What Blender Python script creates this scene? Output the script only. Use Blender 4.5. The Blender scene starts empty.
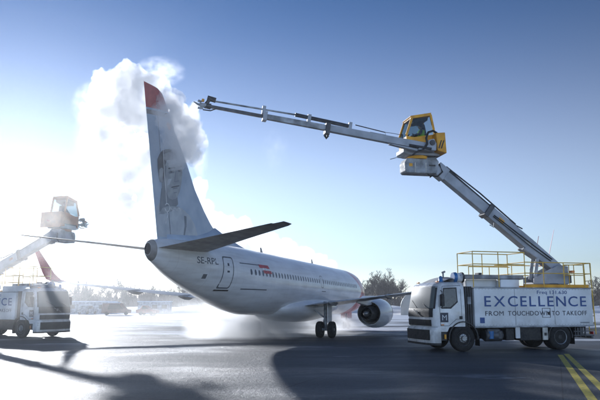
import bpy, math, random
from mathutils import Vector, Matrix, noise
R = math.radians
C = bpy.context.scene.collection
sc = bpy.context.scene
random.seed(7)

# ------------------------------------------------------------------ camera
cam_d = bpy.data.cameras.new('camera'); cam = bpy.data.objects.new('camera', cam_d); C.objects.link(cam)
cam_d.sensor_width = 36; cam_d.lens = 39.6; cam_d.clip_start = .1; cam_d.clip_end = 6000
cam.location = (0, 0, 1.95); cam.rotation_euler = (R(90) + math.atan(103 / 660), 0, 0)
sc.camera = cam

# ------------------------------------------------------------------ world, sun, exposure
SUN_EL, SUN_AZ = R(13.8), R(-24.5)          # azimuth measured from +Y towards +X
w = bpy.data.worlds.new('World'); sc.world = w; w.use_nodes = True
nt = w.node_tree; bg = nt.nodes['Background']
sky = nt.nodes.new('ShaderNodeTexSky'); sky.sky_type = 'NISHITA'; sky.sun_disc = False
sky.sun_elevation = SUN_EL; sky.sun_rotation = SUN_AZ
sky.altitude = 50; sky.air_density = 1.0; sky.dust_density = .05; sky.ozone_density = 4.0
hs = nt.nodes.new('ShaderNodeHueSaturation'); hs.inputs['Saturation'].default_value = .4
tint = nt.nodes.new('ShaderNodeMix'); tint.data_type = 'RGBA'; tint.blend_type = 'MULTIPLY'; tint.inputs[0].default_value = 1; tint.inputs[7].default_value = (.92, .85, .81, 1)
nt.links.new(sky.outputs[0], hs.inputs['Color']); gm = nt.nodes.new('ShaderNodeGamma'); gm.inputs[1].default_value = 1.75
pre = nt.nodes.new('ShaderNodeVectorMath'); pre.operation = 'SCALE'; pre.inputs['Scale'].default_value = .415; nt.links.new(hs.outputs[0], pre.inputs[0]); nt.links.new(pre.outputs[0], gm.inputs[0]); nt.links.new(gm.outputs[0], tint.inputs[6]); # deeper blue above about 20 degrees of elevation
wtc = nt.nodes.new('ShaderNodeTexCoord'); wsx = nt.nodes.new('ShaderNodeSeparateXYZ'); nt.links.new(wtc.outputs['Generated'], wsx.inputs[0])
wmr = nt.nodes.new('ShaderNodeMapRange'); wmr.interpolation_type = 'SMOOTHSTEP'; wmr.inputs[1].default_value = .16; wmr.inputs[2].default_value = .50; nt.links.new(wsx.outputs[2], wmr.inputs[0])
deep = nt.nodes.new('ShaderNodeMix'); deep.data_type = 'RGBA'; deep.blend_type = 'MULTIPLY'; nt.links.new(wmr.outputs[0], deep.inputs[0])
nt.links.new(tint.outputs[2], deep.inputs[6]); deep.inputs[7].default_value = (.30, .52, .80, 1); 
# extra sky brightness added behind the camera as fill for shaded sides
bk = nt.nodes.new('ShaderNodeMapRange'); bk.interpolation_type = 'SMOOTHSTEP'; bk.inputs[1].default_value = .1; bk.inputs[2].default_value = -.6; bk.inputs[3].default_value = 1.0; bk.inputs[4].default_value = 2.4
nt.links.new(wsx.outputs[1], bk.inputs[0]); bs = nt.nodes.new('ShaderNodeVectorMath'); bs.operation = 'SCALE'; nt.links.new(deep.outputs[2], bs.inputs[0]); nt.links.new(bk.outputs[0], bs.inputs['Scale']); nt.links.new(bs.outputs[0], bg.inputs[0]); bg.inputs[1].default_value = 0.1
sl = bpy.data.lights.new('sun', 'SUN'); sun = bpy.data.objects.new('sun', sl); C.objects.link(sun)
sl.energy = 3.4; sl.angle = R(1.2); sl.color = (1.0, .92, .81)
sd = Vector((math.sin(SUN_AZ) * math.cos(SUN_EL), math.cos(SUN_AZ) * math.cos(SUN_EL), math.sin(SUN_EL)))
sun.rotation_euler = sd.to_track_quat('Z', 'Y').to_euler()
sc.view_settings.view_transform = 'Standard'; sc.view_settings.look = 'None'
sc.view_settings.exposure = 0.8; sc.view_settings.use_white_balance = True; sc.view_settings.white_balance_temperature = 5600; sc.view_settings.white_balance_tint = 10; sc.view_settings.gamma = 1
sc.cycles.volume_bounces = 7; sc.cycles.max_bounces = 10; sc.cycles.transparent_max_bounces = 24
sc.cycles.volume_max_steps = 256
sc.cycles.use_denoising = True

# ------------------------------------------------------------------ materials
def newmat(name):
    m = bpy.data.materials.new(name); m.use_nodes = True
    return m, m.node_tree, m.node_tree.nodes['Principled BSDF']
def noise_node(nt, scale, detail=4, coord='Object', vec_scale=None, rough=.55):
    tc = nt.nodes.new('ShaderNodeTexCoord'); n = nt.nodes.new('ShaderNodeTexNoise')
    n.inputs['Scale'].default_value = scale; n.inputs['Detail'].default_value = detail; n.inputs['Roughness'].default_value = rough
    if vec_scale:
        mp = nt.nodes.new('ShaderNodeMapping'); mp.inputs['Scale'].default_value = vec_scale
        nt.links.new(tc.outputs[coord], mp.inputs[0]); nt.links.new(mp.outputs[0], n.inputs[0])
    else: nt.links.new(tc.outputs[coord], n.inputs[0])
    return n
def ramp(nt, src, stops):
    r = nt.nodes.new('ShaderNodeValToRGB'); e = r.color_ramp.elements
    while len(e) < len(stops): e.new(.5)
    for el, (p, c) in zip(e, stops):
        el.position = p; el.color = (*c, 1) if isinstance(c, tuple) else (c, c, c, 1)
    nt.links.new(src, r.inputs[0]); return r
def mixc(nt, fac, a, b, mode='MIX'):
    m = nt.nodes.new('ShaderNodeMix'); m.data_type = 'RGBA'; m.blend_type = mode
    for s, v in ((0, fac), (6, a), (7, b)):
        if isinstance(v, (int, float)): m.inputs[s].default_value = v
        elif isinstance(v, tuple): m.inputs[s].default_value = (*v, 1)
        else: nt.links.new(v, m.inputs[s])
    return m.outputs[2]
def math_n(nt, op, a, b=0.0):
    m = nt.nodes.new('ShaderNodeMath'); m.operation = op
    for i, v in enumerate((a, b)):
        if isinstance(v, (int, float)): m.inputs[i].default_value = v
        else: nt.links.new(v, m.inputs[i])
    return m.outputs[0]
def paint(name, col, rough=.35, metal=0, var=.18, dirt=None, scale=3, bump=0.0, coat=0.0, stretch=None):
    m, nt, p = newmat(name)
    n = noise_node(nt, scale, 6, vec_scale=stretch)
    d = dirt or tuple(c * (1 - var * 2) for c in col)
    r = ramp(nt, n.outputs[0], [(.38, d), (.62, col)])
    nt.links.new(r.outputs[0], p.inputs['Base Color'])
    n2 = noise_node(nt, scale * 4, 4)
    rr = ramp(nt, n2.outputs[0], [(.3, max(0, rough - .1)), (.7, min(1, rough + .15))])
    nt.links.new(rr.outputs[0], p.inputs['Roughness'])
    p.inputs['Metallic'].default_value = metal; p.inputs['Coat Weight'].default_value = coat
    if bump:
        b = nt.nodes.new('ShaderNodeBump'); b.inputs['Strength'].default_value = bump; b.inputs['Distance'].default_value = .02
        nt.links.new(n2.outputs[0], b.inputs['Height']); nt.links.new(b.outputs[0], p.inputs['Normal'])
    return m
def glass_mat(name, tint=(.75, .85, .85), alpha=.35, rough=.04):
    m, nt, p = newmat(name)
    tr = nt.nodes.new('ShaderNodeBsdfTransparent'); tr.inputs[0].default_value = (*tint, 1)
    p.inputs['Base Color'].default_value = (.02, .03, .035, 1); p.inputs['Roughness'].default_value = rough
    p.inputs['Specular IOR Level'].default_value = .6
    ms = nt.nodes.new('ShaderNodeMixShader'); ms.inputs[0].default_value = alpha
    nt.links.new(tr.outputs[0], ms.inputs[1]); nt.links.new(p.outputs[0], ms.inputs[2])
    nt.links.new(ms.outputs[0], nt.nodes['Material Output'].inputs[0])
    return m
M = {}
M['white'] = paint('white_truck_paint', (.8, .81, .82), .3, var=.05, dirt=(.5, .5, .49), scale=1.1, coat=.3)
M['box'] = paint('white_box_panel', (.8, .82, .84), .4, var=.05, dirt=(.6, .61, .61), scale=.9)
def add_road_dirt(m, z0, z1, col=(.3, .29, .28), amt=.75, scale=2.5):
    nt = m.node_tree; p = nt.nodes['Principled BSDF']; src = p.inputs['Base Color'].links[0].from_socket
    tc = nt.nodes.new('ShaderNodeTexCoord'); sx = nt.nodes.new('ShaderNodeSeparateXYZ'); nt.links.new(tc.outputs['Object'], sx.inputs[0])
    mr = nt.nodes.new('ShaderNodeMapRange'); mr.inputs[1].default_value = z0; mr.inputs[2].default_value = z1; mr.inputs[3].default_value = .3; mr.inputs[4].default_value = -.25; nt.links.new(sx.outputs[2], mr.inputs[0])
    n = noise_node(nt, scale, 8, vec_scale=(1, 1, .5), rough=.7); v = math_n(nt, 'ADD', n.outputs[0], mr.outputs[0])
    f = math_n(nt, 'MULTIPLY', ramp(nt, v, [(.5, 0.0), (.8, 1.0)]).outputs[0], amt)
    nt.links.new(mixc(nt, f, src, col), p.inputs['Base Color'])
add_road_dirt(M['white'], .3, 1.3, amt=.4); add_road_dirt(M['box'], .95, 1.5, amt=.4)
M['black'] = paint('black_plastic', (.013, .014, .016), .55, dirt=(.028, .028, .028), scale=4)
M['chassis'] = paint('dirty_chassis', (.014, .015, .017), .7, dirt=(.032, .03, .028), scale=3, bump=.3)
M['rubber'] = paint('tyre_rubber', (.01, .01, .011), .85, dirt=(.022, .021, .02), scale=6, bump=.3)
M['rim'] = paint('rim_metal', (.34, .36, .38), .4, .6, dirt=(.16, .155, .15), scale=5)
M['grey'] = paint('grey_boom_paint', (.42, .44, .48), .6, .1, dirt=(.28, .3, .33), scale=1.6, stretch=(1, 1, 1))
M['lgrey'] = paint('pale_grey_paint', (.46, .48, .51), .68, .1, dirt=(.18, .19, .2), scale=2)
M['dgrey'] = paint('dark_grey_steel', (.09, .095, .105), .5, .5, dirt=(.05, .05, .055), scale=3)
M['yellow'] = paint('yellow_paint', (.8, .40, .02), .6, dirt=(.6, .28, .02), scale=3)
M['rail'] = paint('yellow_rail_paint', (.8, .52, .08), .5, dirt=(.6, .4, .08), scale=6)
M['navy'] = paint('blue_lettering', (.035, .085, .27), .5, var=.1)
M['slate'] = paint('grey_lettering', (.045, .05, .075), .5, var=.1)
M['blue'] = paint('blue_plastic', (.03, .16, .42), .4)
M['plate'] = paint('cream_plate', (.62, .6, .54), .5)
M['orange'] = paint('orange_lens', (.8, .25, .03), .3)
M['red'] = paint('red_lens', (.45, .03, .03), .3)
M['lens'] = paint('lamp_glass', (.78, .8, .82), .12, .2)
M['chrome'] = paint('bright_metal', (.6, .61, .62), .2, .9)
M['glass'] = glass_mat('window_glass', alpha=.45)
M['screen'] = glass_mat('windscreen_glass', (.5, .6, .6), alpha=.88, rough=.28)
M['screen'].node_tree.nodes['Principled BSDF'].inputs['Base Color'].default_value = (.13, .15, .15, 1)
M['screen'].node_tree.nodes['Principled BSDF'].inputs['IOR'].default_value = 1.5
M['cabglass'] = glass_mat('cabin_glass', (.8, .88, .9), alpha=.22)
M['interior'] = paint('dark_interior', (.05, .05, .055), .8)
M['vest'] = paint('lime_vest', (.5, .9, .05), .7, var=.12, scale=12)
M['skin'] = paint('skin', (.55, .33, .25), .55, var=.06, scale=10)
M['navycloth'] = paint('dark_clothes', (.03, .035, .055), .8, scale=12)
M['snow'] = paint('snow', (.82, .85, .9), .6, dirt=(.66, .7, .77), scale=.35, bump=.6)
M['bark'] = paint('tree_bark', (.075, .058, .045), .9, dirt=(.12, .1, .085), scale=3)
M['twig'] = paint('bare_twigs', (.075, .058, .046), .95, dirt=(.12, .1, .085), scale=1.2)
M['needles'] = paint('spruce_needles', (.035, .05, .035), .85, dirt=(.06, .075, .055), scale=1.5)
M['aluminium'] = paint('bare_aluminium', (.5, .5, .5), .3, .85, scale=1.5)
M['engine_dark'] = paint('sooty_metal', (.05, .048, .047), .45, .6, dirt=(.1, .095, .09), scale=4)
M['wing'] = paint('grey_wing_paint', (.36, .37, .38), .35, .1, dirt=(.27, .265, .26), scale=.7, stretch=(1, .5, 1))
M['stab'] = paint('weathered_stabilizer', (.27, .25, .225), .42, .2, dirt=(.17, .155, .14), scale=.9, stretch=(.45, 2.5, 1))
M['window'] = paint('aircraft_window', (.05, .07, .11), .12, dirt=(.03, .04, .07), scale=3)
M['sleeve'] = paint('heat_stained_metal', (.3, .29, .28), .6, .2, dirt=(.16, .155, .15), scale=2)
M['seam'] = paint('panel_seam', (.12, .13, .15), .5)
M['regink'] = paint('registration_paint', (.07, .09, .13), .5)
M['flagred'] = paint('red_emblem_paint', (.5, .05, .06), .4)
M['rednose'] = paint('red_aircraft_paint', (.5, .035, .05), .3, coat=.4, var=.08)
M['beige'] = paint('beige_fabric', (.72, .66, .58), .8, dirt=(.6, .55, .48), scale=.5)
M['brown'] = paint('rust_brown_paint', (.2, .1, .07), .5, dirt=(.12, .07, .055))
M['carred'] = paint('dull_red_paint', (.3, .07, .05), .4)
M['carglass'] = paint('car_glass', (.02, .025, .03), .1)
M['ink_hair'] = paint('portrait_dark', (.05, .06, .08), .55, dirt=(.10, .115, .14), scale=2.5)
M['ink_mid'] = paint('portrait_mid', (.2, .23, .27), .55, dirt=(.14, .165, .2), scale=2.0)
M['ink_face'] = paint('portrait_face', (.36, .39, .42), .55, dirt=(.25, .28, .32), scale=2.2)
M['ink_light'] = paint('portrait_light', (.5, .54, .57), .55, dirt=(.38, .42, .47), scale=1.6)
M['ink_white'] = paint('white_script_paint', (.82, .84, .86), .5)
M['ink_grey'] = paint('grey_band_paint', (.2, .2, .22), .5)

def fuselage_material():
    m, nt, p = newmat('fuselage_paint')
    tc = nt.nodes.new('ShaderNodeTexCoord'); sx = nt.nodes.new('ShaderNodeSeparateXYZ'); nt.links.new(tc.outputs['Object'], sx.inputs[0])
    # red forward section with a slanted rear edge
    s = math_n(nt, 'ADD', sx.outputs[0], math_n(nt, 'MULTIPLY', math_n(nt, 'ABSOLUTE', math_n(nt, 'SUBTRACT', sx.outputs[2], 3.4)), -1.25))
    red = math_n(nt, 'LESS_THAN', s, 5.4 - 19.65)
    n = noise_node(nt, .8, 8, vec_scale=(.6, 1, 1.6)); r = ramp(nt, n.outputs[0], [(.3, (.66, .675, .69)), (.65, (.8, .81, .82))])
    # grime streaks on the belly and along the tail cone
    low = ramp(nt, sx.outputs[2], [(.0, 1.0), (1.0, 0.0)]); low.color_ramp.elements[0].position = .0
    n2 = noise_node(nt, 1.5, 8, vec_scale=(.25, 1, 3))
    gr = math_n(nt, 'MULTIPLY', ramp(nt, n2.outputs[0], [(.45, 0.0), (.75, .7)]).outputs[0], .7)
    c = mixc(nt, gr, r.outputs[0], (.42, .4, .385))
    c = mixc(nt, red, c, (.42, .035, .05))
    # panel seams: rings every 2.4 m
    fr = math_n(nt, 'FRACT', math_n(nt, 'DIVIDE', sx.outputs[0], 2.4))
    seam = math_n(nt, 'LESS_THAN', fr, .006)
    c = mixc(nt, math_n(nt, 'MULTIPLY', seam, .35), c, (.2, .2, .22))
    fr2 = math_n(nt, 'FRACT', math_n(nt, 'DIVIDE', math_n(nt, 'ADD', sx.outputs[0], .7), 1.2))
    c = mixc(nt, math_n(nt, 'MULTIPLY', math_n(nt, 'LESS_THAN', fr2, .012), .22), c, (.25, .25, .27))
    fz = math_n(nt, 'FRACT', math_n(nt, 'DIVIDE', math_n(nt, 'SUBTRACT', sx.outputs[2], math_n(nt, 'MULTIPLY', sx.outputs[0], .011)), .83))
    c = mixc(nt, math_n(nt, 'MULTIPLY', math_n(nt, 'LESS_THAN', fz, .014), .2), c, (.25, .25, .27))
    pn = nt.nodes.new('ShaderNodeTexBrick'); tcm = nt.nodes.new('ShaderNodeMapping'); tcm.inputs['Rotation'].default_value = (R(90), 0, 0); nt.links.new(tc.outputs['Object'], tcm.inputs[0]); nt.links.new(tcm.outputs[0], pn.inputs[0])
    pn.inputs['Scale'].default_value = 1; pn.inputs['Brick Width'].default_value = 1.2; pn.inputs['Row Height'].default_value = .83; pn.inputs['Mortar Size'].default_value = 0
    pn.inputs['Color1'].default_value = (.93, .93, .94, 1); pn.inputs['Color2'].default_value = (1, 1, 1, 1); c = mixc(nt, .8, c, pn.outputs[0], 'MULTIPLY')
    nt.links.new(c, p.inputs['Base Color']); p.inputs['Roughness'].default_value = .28; p.inputs['Coat Weight'].default_value = .4
    b = nt.nodes.new('ShaderNodeBump'); b.inputs['Strength'].default_value = .12; b.inputs['Distance'].default_value = .05
    n3 = noise_node(nt, 1.3, 3); nt.links.new(n3.outputs[0], b.inputs['Height']); nt.links.new(b.outputs[0], p.inputs['Normal'])
    return m
M['fuselage'] = fuselage_material()
def fin_material():
    m, nt, p = newmat('fin_paint')
    tc = nt.nodes.new('ShaderNodeTexCoord'); sx = nt.nodes.new('ShaderNodeSeparateXYZ'); nt.links.new(tc.outputs['Object'], sx.inputs[0])
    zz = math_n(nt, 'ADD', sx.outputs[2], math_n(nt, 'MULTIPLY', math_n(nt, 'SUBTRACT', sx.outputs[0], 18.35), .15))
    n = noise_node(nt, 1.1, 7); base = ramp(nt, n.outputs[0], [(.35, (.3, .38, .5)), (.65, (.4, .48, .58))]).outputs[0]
    red = math_n(nt, 'GREATER_THAN', zz, 11.62)
    st = math_n(nt, 'MULTIPLY', math_n(nt, 'LESS_THAN', zz, 11.52), math_n(nt, 'GREATER_THAN', zz, 11.3))
    n2 = noise_node(nt, 2.2, 5); rc = ramp(nt, n2.outputs[0], [(.35, (.3, .04, .045)), (.65, (.42, .07, .075))]).outputs[0]
    c = mixc(nt, red, base, rc); c = mixc(nt, st, c, (.17, .16, .17))
    nt.links.new(c, p.inputs['Base Color']); p.inputs['Roughness'].default_value = .35; p.inputs['Coat Weight'].default_value = .2
    return m
M['fin'] = fin_material()
def ground_material():
    m, nt, p = newmat('wet_winter_asphalt')
    tc = nt.nodes.new('ShaderNodeTexCoord'); sx = nt.nodes.new('ShaderNodeSeparateXYZ'); nt.links.new(tc.outputs['Object'], sx.inputs[0])
    fine = noise_node(nt, 5, 9, rough=.7); 
    asp = ramp(nt, fine.outputs[0], [(.3, (.022, .027, .036)), (.7, (.06, .07, .088))]).outputs[0]
    big = noise_node(nt, .12, 6, vec_scale=(1, 1.4, 1), rough=.6)
    asp = mixc(nt, ramp(nt, big.outputs[0], [(.42, 0.0), (.62, .55)]).outputs[0], asp, (.06, .07, .085))
    spk = noise_node(nt, 22, 5, rough=.75); asp = mixc(nt, ramp(nt, spk.outputs[0], [(.5, 0.0), (.62, .9)]).outputs[0], asp, (.15, .162, .185)); asp = mixc(nt, ramp(nt, spk.outputs[0], [(.38, .9), (.48, 0.0)]).outputs[0], asp, (.012, .013, .015))
    # slab joints, sealed tracks
    tr = noise_node(nt, .5, 3, vec_scale=(.12, .9, 1)); asp = mixc(nt, ramp(nt, tr.outputs[0], [(.55, 0.0), (.62, .35)]).outputs[0], asp, (.05, .053, .06))
    wv = nt.nodes.new('ShaderNodeTexWave'); wv.wave_type = 'RINGS'; wv.inputs['Scale'].default_value = .06; wv.inputs['Distortion'].default_value = 1.2; wv.inputs['Detail'].default_value = 3; wv.inputs['Detail Scale'].default_value = .4
    wm = nt.nodes.new('ShaderNodeMapping'); wm.inputs['Location'].default_value = (60, 25, 0); nt.links.new(tc.outputs['Object'], wm.inputs[0]); nt.links.new(wm.outputs[0], wv.inputs[0])
    trk = math_n(nt, 'MULTIPLY', ramp(nt, wv.outputs[1], [(.86, 0.0), (.93, 1.0)]).outputs[0], ramp(nt, fine.outputs[0], [(.35, .1), (.6, .55)]).outputs[0])
    asp = mixc(nt, trk, asp, (.022, .025, .03))
    # thin packed snow / slush, growing with distance
    sn = noise_node(nt, .13, 9, vec_scale=(.5, 1.2, 1), rough=.62)
    dist = nt.nodes.new('ShaderNodeMapRange'); dist.inputs[1].default_value = 24; dist.inputs[2].default_value = 110
    dist.inputs[3].default_value = -.10; dist.inputs[4].default_value = .27; nt.links.new(sx.outputs[1], dist.inputs[0])
    snv = math_n(nt, 'ADD', sn.outputs[0], dist.outputs[0])
    mask = ramp(nt, snv, [(.50, 0.0), (.60, 1.0)]).outputs[0]
    c = mixc(nt, mask, asp, (.74, .78, .84)); nt.links.new(c, p.inputs['Base Color'])
    wet = noise_node(nt, .22, 6, vec_scale=(.6, 1.3, 1), rough=.6)
    rg = ramp(nt, wet.outputs[0], [(.38, .26), (.46, .42), (.60, .54)]).outputs[0]
    rg = mixc(nt, ramp(nt, spk.outputs[0], [(.4, 0.0), (.6, .55)]).outputs[0], rg, (.85, .85, .85))
    rgm = mixc(nt, mask, rg, (.65, .65, .65)); nt.links.new(rgm, p.inputs['Roughness']); p.inputs['Specular IOR Level'].default_value = .4
    rot = nt.nodes.new('ShaderNodeMapping'); rot.inputs['Rotation'].default_value = (0, 0, R(21)); nt.links.new(tc.outputs['Object'], rot.inputs[0])
    sj = nt.nodes.new('ShaderNodeSeparateXYZ'); nt.links.new(rot.outputs[0], sj.inputs[0])
    jx = math_n(nt, 'LESS_THAN', math_n(nt, 'FRACT', math_n(nt, 'DIVIDE', sj.outputs[0], 6.0)), .006); jy = math_n(nt, 'LESS_THAN', math_n(nt, 'FRACT', math_n(nt, 'DIVIDE', sj.outputs[1], 6.0)), .008)
    c = mixc(nt, math_n(nt, 'MULTIPLY', math_n(nt, 'MAXIMUM', jx, jy), .7), c, (.015, .016, .018)); nt.links.new(c, p.inputs['Base Color'])
    b = nt.nodes.new('ShaderNodeBump'); b.inputs['Strength'].default_value = .9; b.inputs['Distance'].default_value = .03
    f2 = noise_node(nt, 26, 6, rough=.7); f3 = noise_node(nt, 5, 6, rough=.7); nt.links.new(math_n(nt, 'ADD', f2.outputs[0], math_n(nt, 'MULTIPLY', f3.outputs[0], 2.5)), b.inputs['Height']); nt.links.new(b.outputs[0], p.inputs['Normal'])
    return m
M['ground'] = ground_material()
M['line'] = paint('worn_yellow_line', (.72, .58, .05), .6, dirt=(.42, .36, .09), scale=9)
def volume_mat(name, density, aniso, color=(.97, .97, .97), nscale=None, lo=.45, hi=.6, stretch=None):
    m = bpy.data.materials.new(name); m.use_nodes = True; nt = m.node_tree; nt.nodes.clear()
    o = nt.nodes.new('ShaderNodeOutputMaterial'); v = nt.nodes.new('ShaderNodeVolumePrincipled')
    v.inputs['Color'].default_value = (*color, 1); v.inputs['Density'].default_value = density; v.inputs['Anisotropy'].default_value = aniso
    nt.links.new(v.outputs[0], o.inputs['Volume'])
    if nscale:
        n = noise_node(nt, nscale, 5, vec_scale=stretch); r = ramp(nt, n.outputs[0], [(lo, 0.0), (hi, 1.0)])
        nt.links.new(math_n(nt, 'MULTIPLY', r.outputs[0], density), v.inputs['Density'])
    return m

# ------------------------------------------------------------------ mesh helpers
class MB:
    def __init__(s): s.v = []; s.f = []
    def add(s, vs, fs):
        o = len(s.v); s.v += [tuple(v) for v in vs]; s.f += [tuple(i + o for i in f) for f in fs]; return s
    def box(s, x0, x1, y0, y1, z0, z1, rot=None, piv=None):
        vs = [Vector((x, y, z)) for z in (z0, z1) for y in (y0, y1) for x in (x0, x1)]
        if rot:
            pv = Vector(piv) if piv else Vector(((x0 + x1) / 2, (y0 + y1) / 2, (z0 + z1) / 2))
            vs = [rot @ (v - pv) + pv for v in vs]
        return s.add(vs, [(0, 2, 3, 1), (4, 5, 7, 6), (0, 1, 5, 4), (2, 6, 7, 3), (0, 4, 6, 2), (1, 3, 7, 5)])
    def beam(s, p0, p1, w0, h0, w1=None, h1=None, up=Vector((0, 0, 1))):
        p0, p1 = Vector(p0), Vector(p1); d = (p1 - p0).normalized(); sd_ = d.cross(up).normalized(); u = sd_.cross(d)
        w1 = w1 or w0; h1 = h1 or h0; vs = []
        for p, ww, hh in ((p0, w0, h0), (p1, w1, h1)):
            vs += [p + sd_ * a * ww / 2 + u * b * hh / 2 for a, b in ((-1, -1), (1, -1), (1, 1), (-1, 1))]
        return s.add(vs, [(3, 2, 1, 0), (4, 5, 6, 7), (0, 1, 5, 4), (1, 2, 6, 5), (2, 3, 7, 6), (3, 0, 4, 7)])
    def tube(s, pts, r, n=8, r1=None, caps=True):
        pts = [Vector(p) for p in pts]; k = len(pts); rings = []
        r1 = r if r1 is None else r1
        for i, p in enumerate(pts):
            d = (pts[min(i + 1, k - 1)] - pts[max(i - 1, 0)]).normalized()
            a = d.cross(Vector((0, 0, 1)))
            if a.length < .05: a = d.cross(Vector((0, 1, 0)))
            a.normalize(); b = a.cross(d); rr = r + (r1 - r) * i / max(1, k - 1)
            rings.append([p + (a * math.cos(t) + b * math.sin(t)) * rr for t in [2 * math.pi * j / n for j in range(n)]])
        return s.loft(rings, caps)
    def loft(s, rings, caps=True, closed=True):
        o = len(s.v); n = len(rings[0])
        for r in rings: s.v += [tuple(p) for p in r]
        for i in range(len(rings) - 1):
            for j in range(n if closed else n - 1):
                a, b = o + i * n + j, o + i * n + (j + 1) % n
                s.f.append((a, b, b + n, a + n))
        if caps:
            s.f.append(tuple(o + j for j in reversed(range(n)))); s.f.append(tuple(o + (len(rings) - 1) * n + j for j in range(n)))
        return s
    def lathe(s, prof, axis='y', c=(0, 0, 0), n=32, closed=True):
        """prof: (along, radius) list; revolve about an axis through c"""
        rings = []
        for t, r in prof:
            ring = []
            for j in range(n):
                a = 2 * math.pi * j / n; ca, sa = math.cos(a) * r, math.sin(a) * r
                q = {'y': (ca, t, sa), 'x': (t, ca, sa), 'z': (ca, sa, t)}[axis]
                ring.append((q[0] + c[0], q[1] + c[1], q[2] + c[2]))
            rings.append(ring)
        return s.loft(rings, closed)
    def prism(s, poly, y0, y1, plane='xz'):
        mk = (lambda a, b, t: (a, t, b)) if plane == 'xz' else ((lambda a, b, t: (a, b, t)) if plane == 'xy' else (lambda a, b, t: (t, a, b)))
        n = len(poly)
        return s.add([mk(a, b, y0) for a, b in poly] + [mk(a, b, y1) for a, b in poly],
                     [tuple(range(n))[::-1], tuple(range(n, 2 * n))] + [(i, (i + 1) % n, (i + 1) % n + n, i + n) for i in range(n)])
    def ball(s, c, rx, ry=None, rz=None, n=12, m=8):
        ry = ry or rx; rz = rz or rx; rings = []
        for i in range(1, m):
            t = math.pi * i / m
            rings.append([(c[0] + rx * math.sin(t) * math.cos(2 * math.pi * j / n), c[1] + ry * math.sin(t) * math.sin(2 * math.pi * j / n), c[2] - rz * math.cos(t)) for j in range(n)])
        return s.loft(rings, True)
    def xf(s, fn): s.v = [tuple(fn(Vector(v))) for v in s.v]; return s
    def build(s, name, mat, parent=None, smooth=False, bevel=0, seg=2, **props):
        me = bpy.data.meshes.new(name); me.from_pydata(s.v, [], s.f); me.update()
        import bmesh
        bm = bmesh.new(); bm.from_mesh(me); bmesh.ops.recalc_face_normals(bm, faces=bm.faces); bm.to_mesh(me); bm.free()
        me.materials.append(M[mat] if isinstance(mat, str) else mat)
        o = bpy.data.objects.new(name, me); C.objects.link(o)
        if parent: o.parent = parent
        if smooth:
            me.polygons.foreach_set('use_smooth', [True] * len(me.polygons))
            if smooth != 'full':
                try: me.set_sharp_from_angle(angle=R(38))
                except Exception: pass
        if bevel:
            b = o.modifiers.new('bevel', 'BEVEL'); b.width = bevel; b.segments = seg; b.limit_method = 'ANGLE'; b.angle_limit = R(35)
        for k, v in props.items(): o[k] = v
        return o
def empty(name, loc=(0, 0, 0), rz=0, scale=1, **props):
    o = bpy.data.objects.new(name, None); C.objects.link(o); o.location = loc; o.rotation_euler = (0, 0, rz); o.scale = (scale,) * 3
    o.empty_display_size = .3
    for k, v in props.items(): o[k] = v
    return o
def copy_tree(o, parent=None):
    c = o.copy(); C.objects.link(c); c.parent = parent
    for ch in o.children: copy_tree(ch, c)
    return c
def text_mesh(s):
    cu = bpy.data.curves.new('t', 'FONT'); cu.body = s; cu.resolution_u = 4; cu.offset = 0 if 'M' in s else .008
    ob = bpy.data.objects.new('t', cu); C.objects.link(ob)
    dg = bpy.context.evaluated_depsgraph_get(); dg.update()
    me = bpy.data.meshes.new_from_object(ob.evaluated_get(dg)); bpy.data.objects.remove(ob)
    vs = [v.co.copy() for v in me.vertices]; fs = [tuple(p.vertices) for p in me.polygons]; bpy.data.meshes.remove(me)
    return vs, fs
def lettering(s, x0, x1, z0, z1, y, mat, parent, face=-1, bold=0.0, mapf=None, spacing=None):
    """text filling the rectangle x0..x1, z0..z1 in an xz plane at y, read from -y (face -1) or +y"""
    if spacing:        # letters set apart
        vs, fs = [], []; cx = 0
        for ch in s:
            if ch == ' ': cx += .45; continue
            v, f = text_mesh(ch); xs = [q.x for q in v]; o = len(vs)
            vs += [Vector((q.x - min(xs) + cx, q.y, 0)) for q in v]; fs += [tuple(i + o for i in g) for g in f]
            cx += max(xs) - min(xs) + spacing
    else: vs, fs = text_mesh(s)
    xs = [v.x for v in vs]; ys = [v.y for v in vs]; a, b, c, d = min(xs), max(xs), min(ys), max(ys)
    mb = MB(); out = []
    for v in vs:
        t = (v.x - a) / (b - a); t = t if face < 0 else 1 - t
        out.append((x0 + (x1 - x0) * t, y, z0 + (z1 - z0) * (v.y - c) / (d - c)))
    if mapf: out = [mapf(*q) for q in out]
    mb.add(out, fs)
    return mb.build('lettering', mat, parent)

# ------------------------------------------------------------------ ground
MB().add([(-2500, -300, 0), (2500, -300, 0), (2500, 4000, 0), (-2500, 4000, 0)], [(0, 1, 2, 3)]).build('ground', 'ground', kind='structure')
# ploughed snow field and banks beyond the stand
def snow_bank(y0, y1, h, x0=-420, x1=420, seed=0, name='snow_field'):
    mb = MB(); nx, ny = 220, 14; vs = []
    for j in range(ny + 1):
        for i in range(nx + 1):
            t = j / ny; x = x0 + (x1 - x0) * i / nx; y = y0 + (y1 - y0) * t + 2.0 * noise.noise(Vector((x * .07, seed, 0)))
            z = h * (math.sin(math.pi * min(1, t * 1.0)) ** .7) * (.55 + .7 * abs(noise.noise(Vector((x * .11, y * .2, seed)))) + .45 * noise.noise(Vector((x * .5, y * .5, seed))))
            vs.append((x, y, max(.004, z) if 0 < j < ny else -.05))
    fs = [(j * (nx + 1) + i, j * (nx + 1) + i + 1, (j + 1) * (nx + 1) + i + 1, (j + 1) * (nx + 1) + i) for j in range(ny) for i in range(nx)]
    mb.add(vs, fs); return mb.build(name, 'snow', smooth='full', kind='structure')
snow_bank(128, 150, 1.5, seed=3, name='snow_bank')
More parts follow.
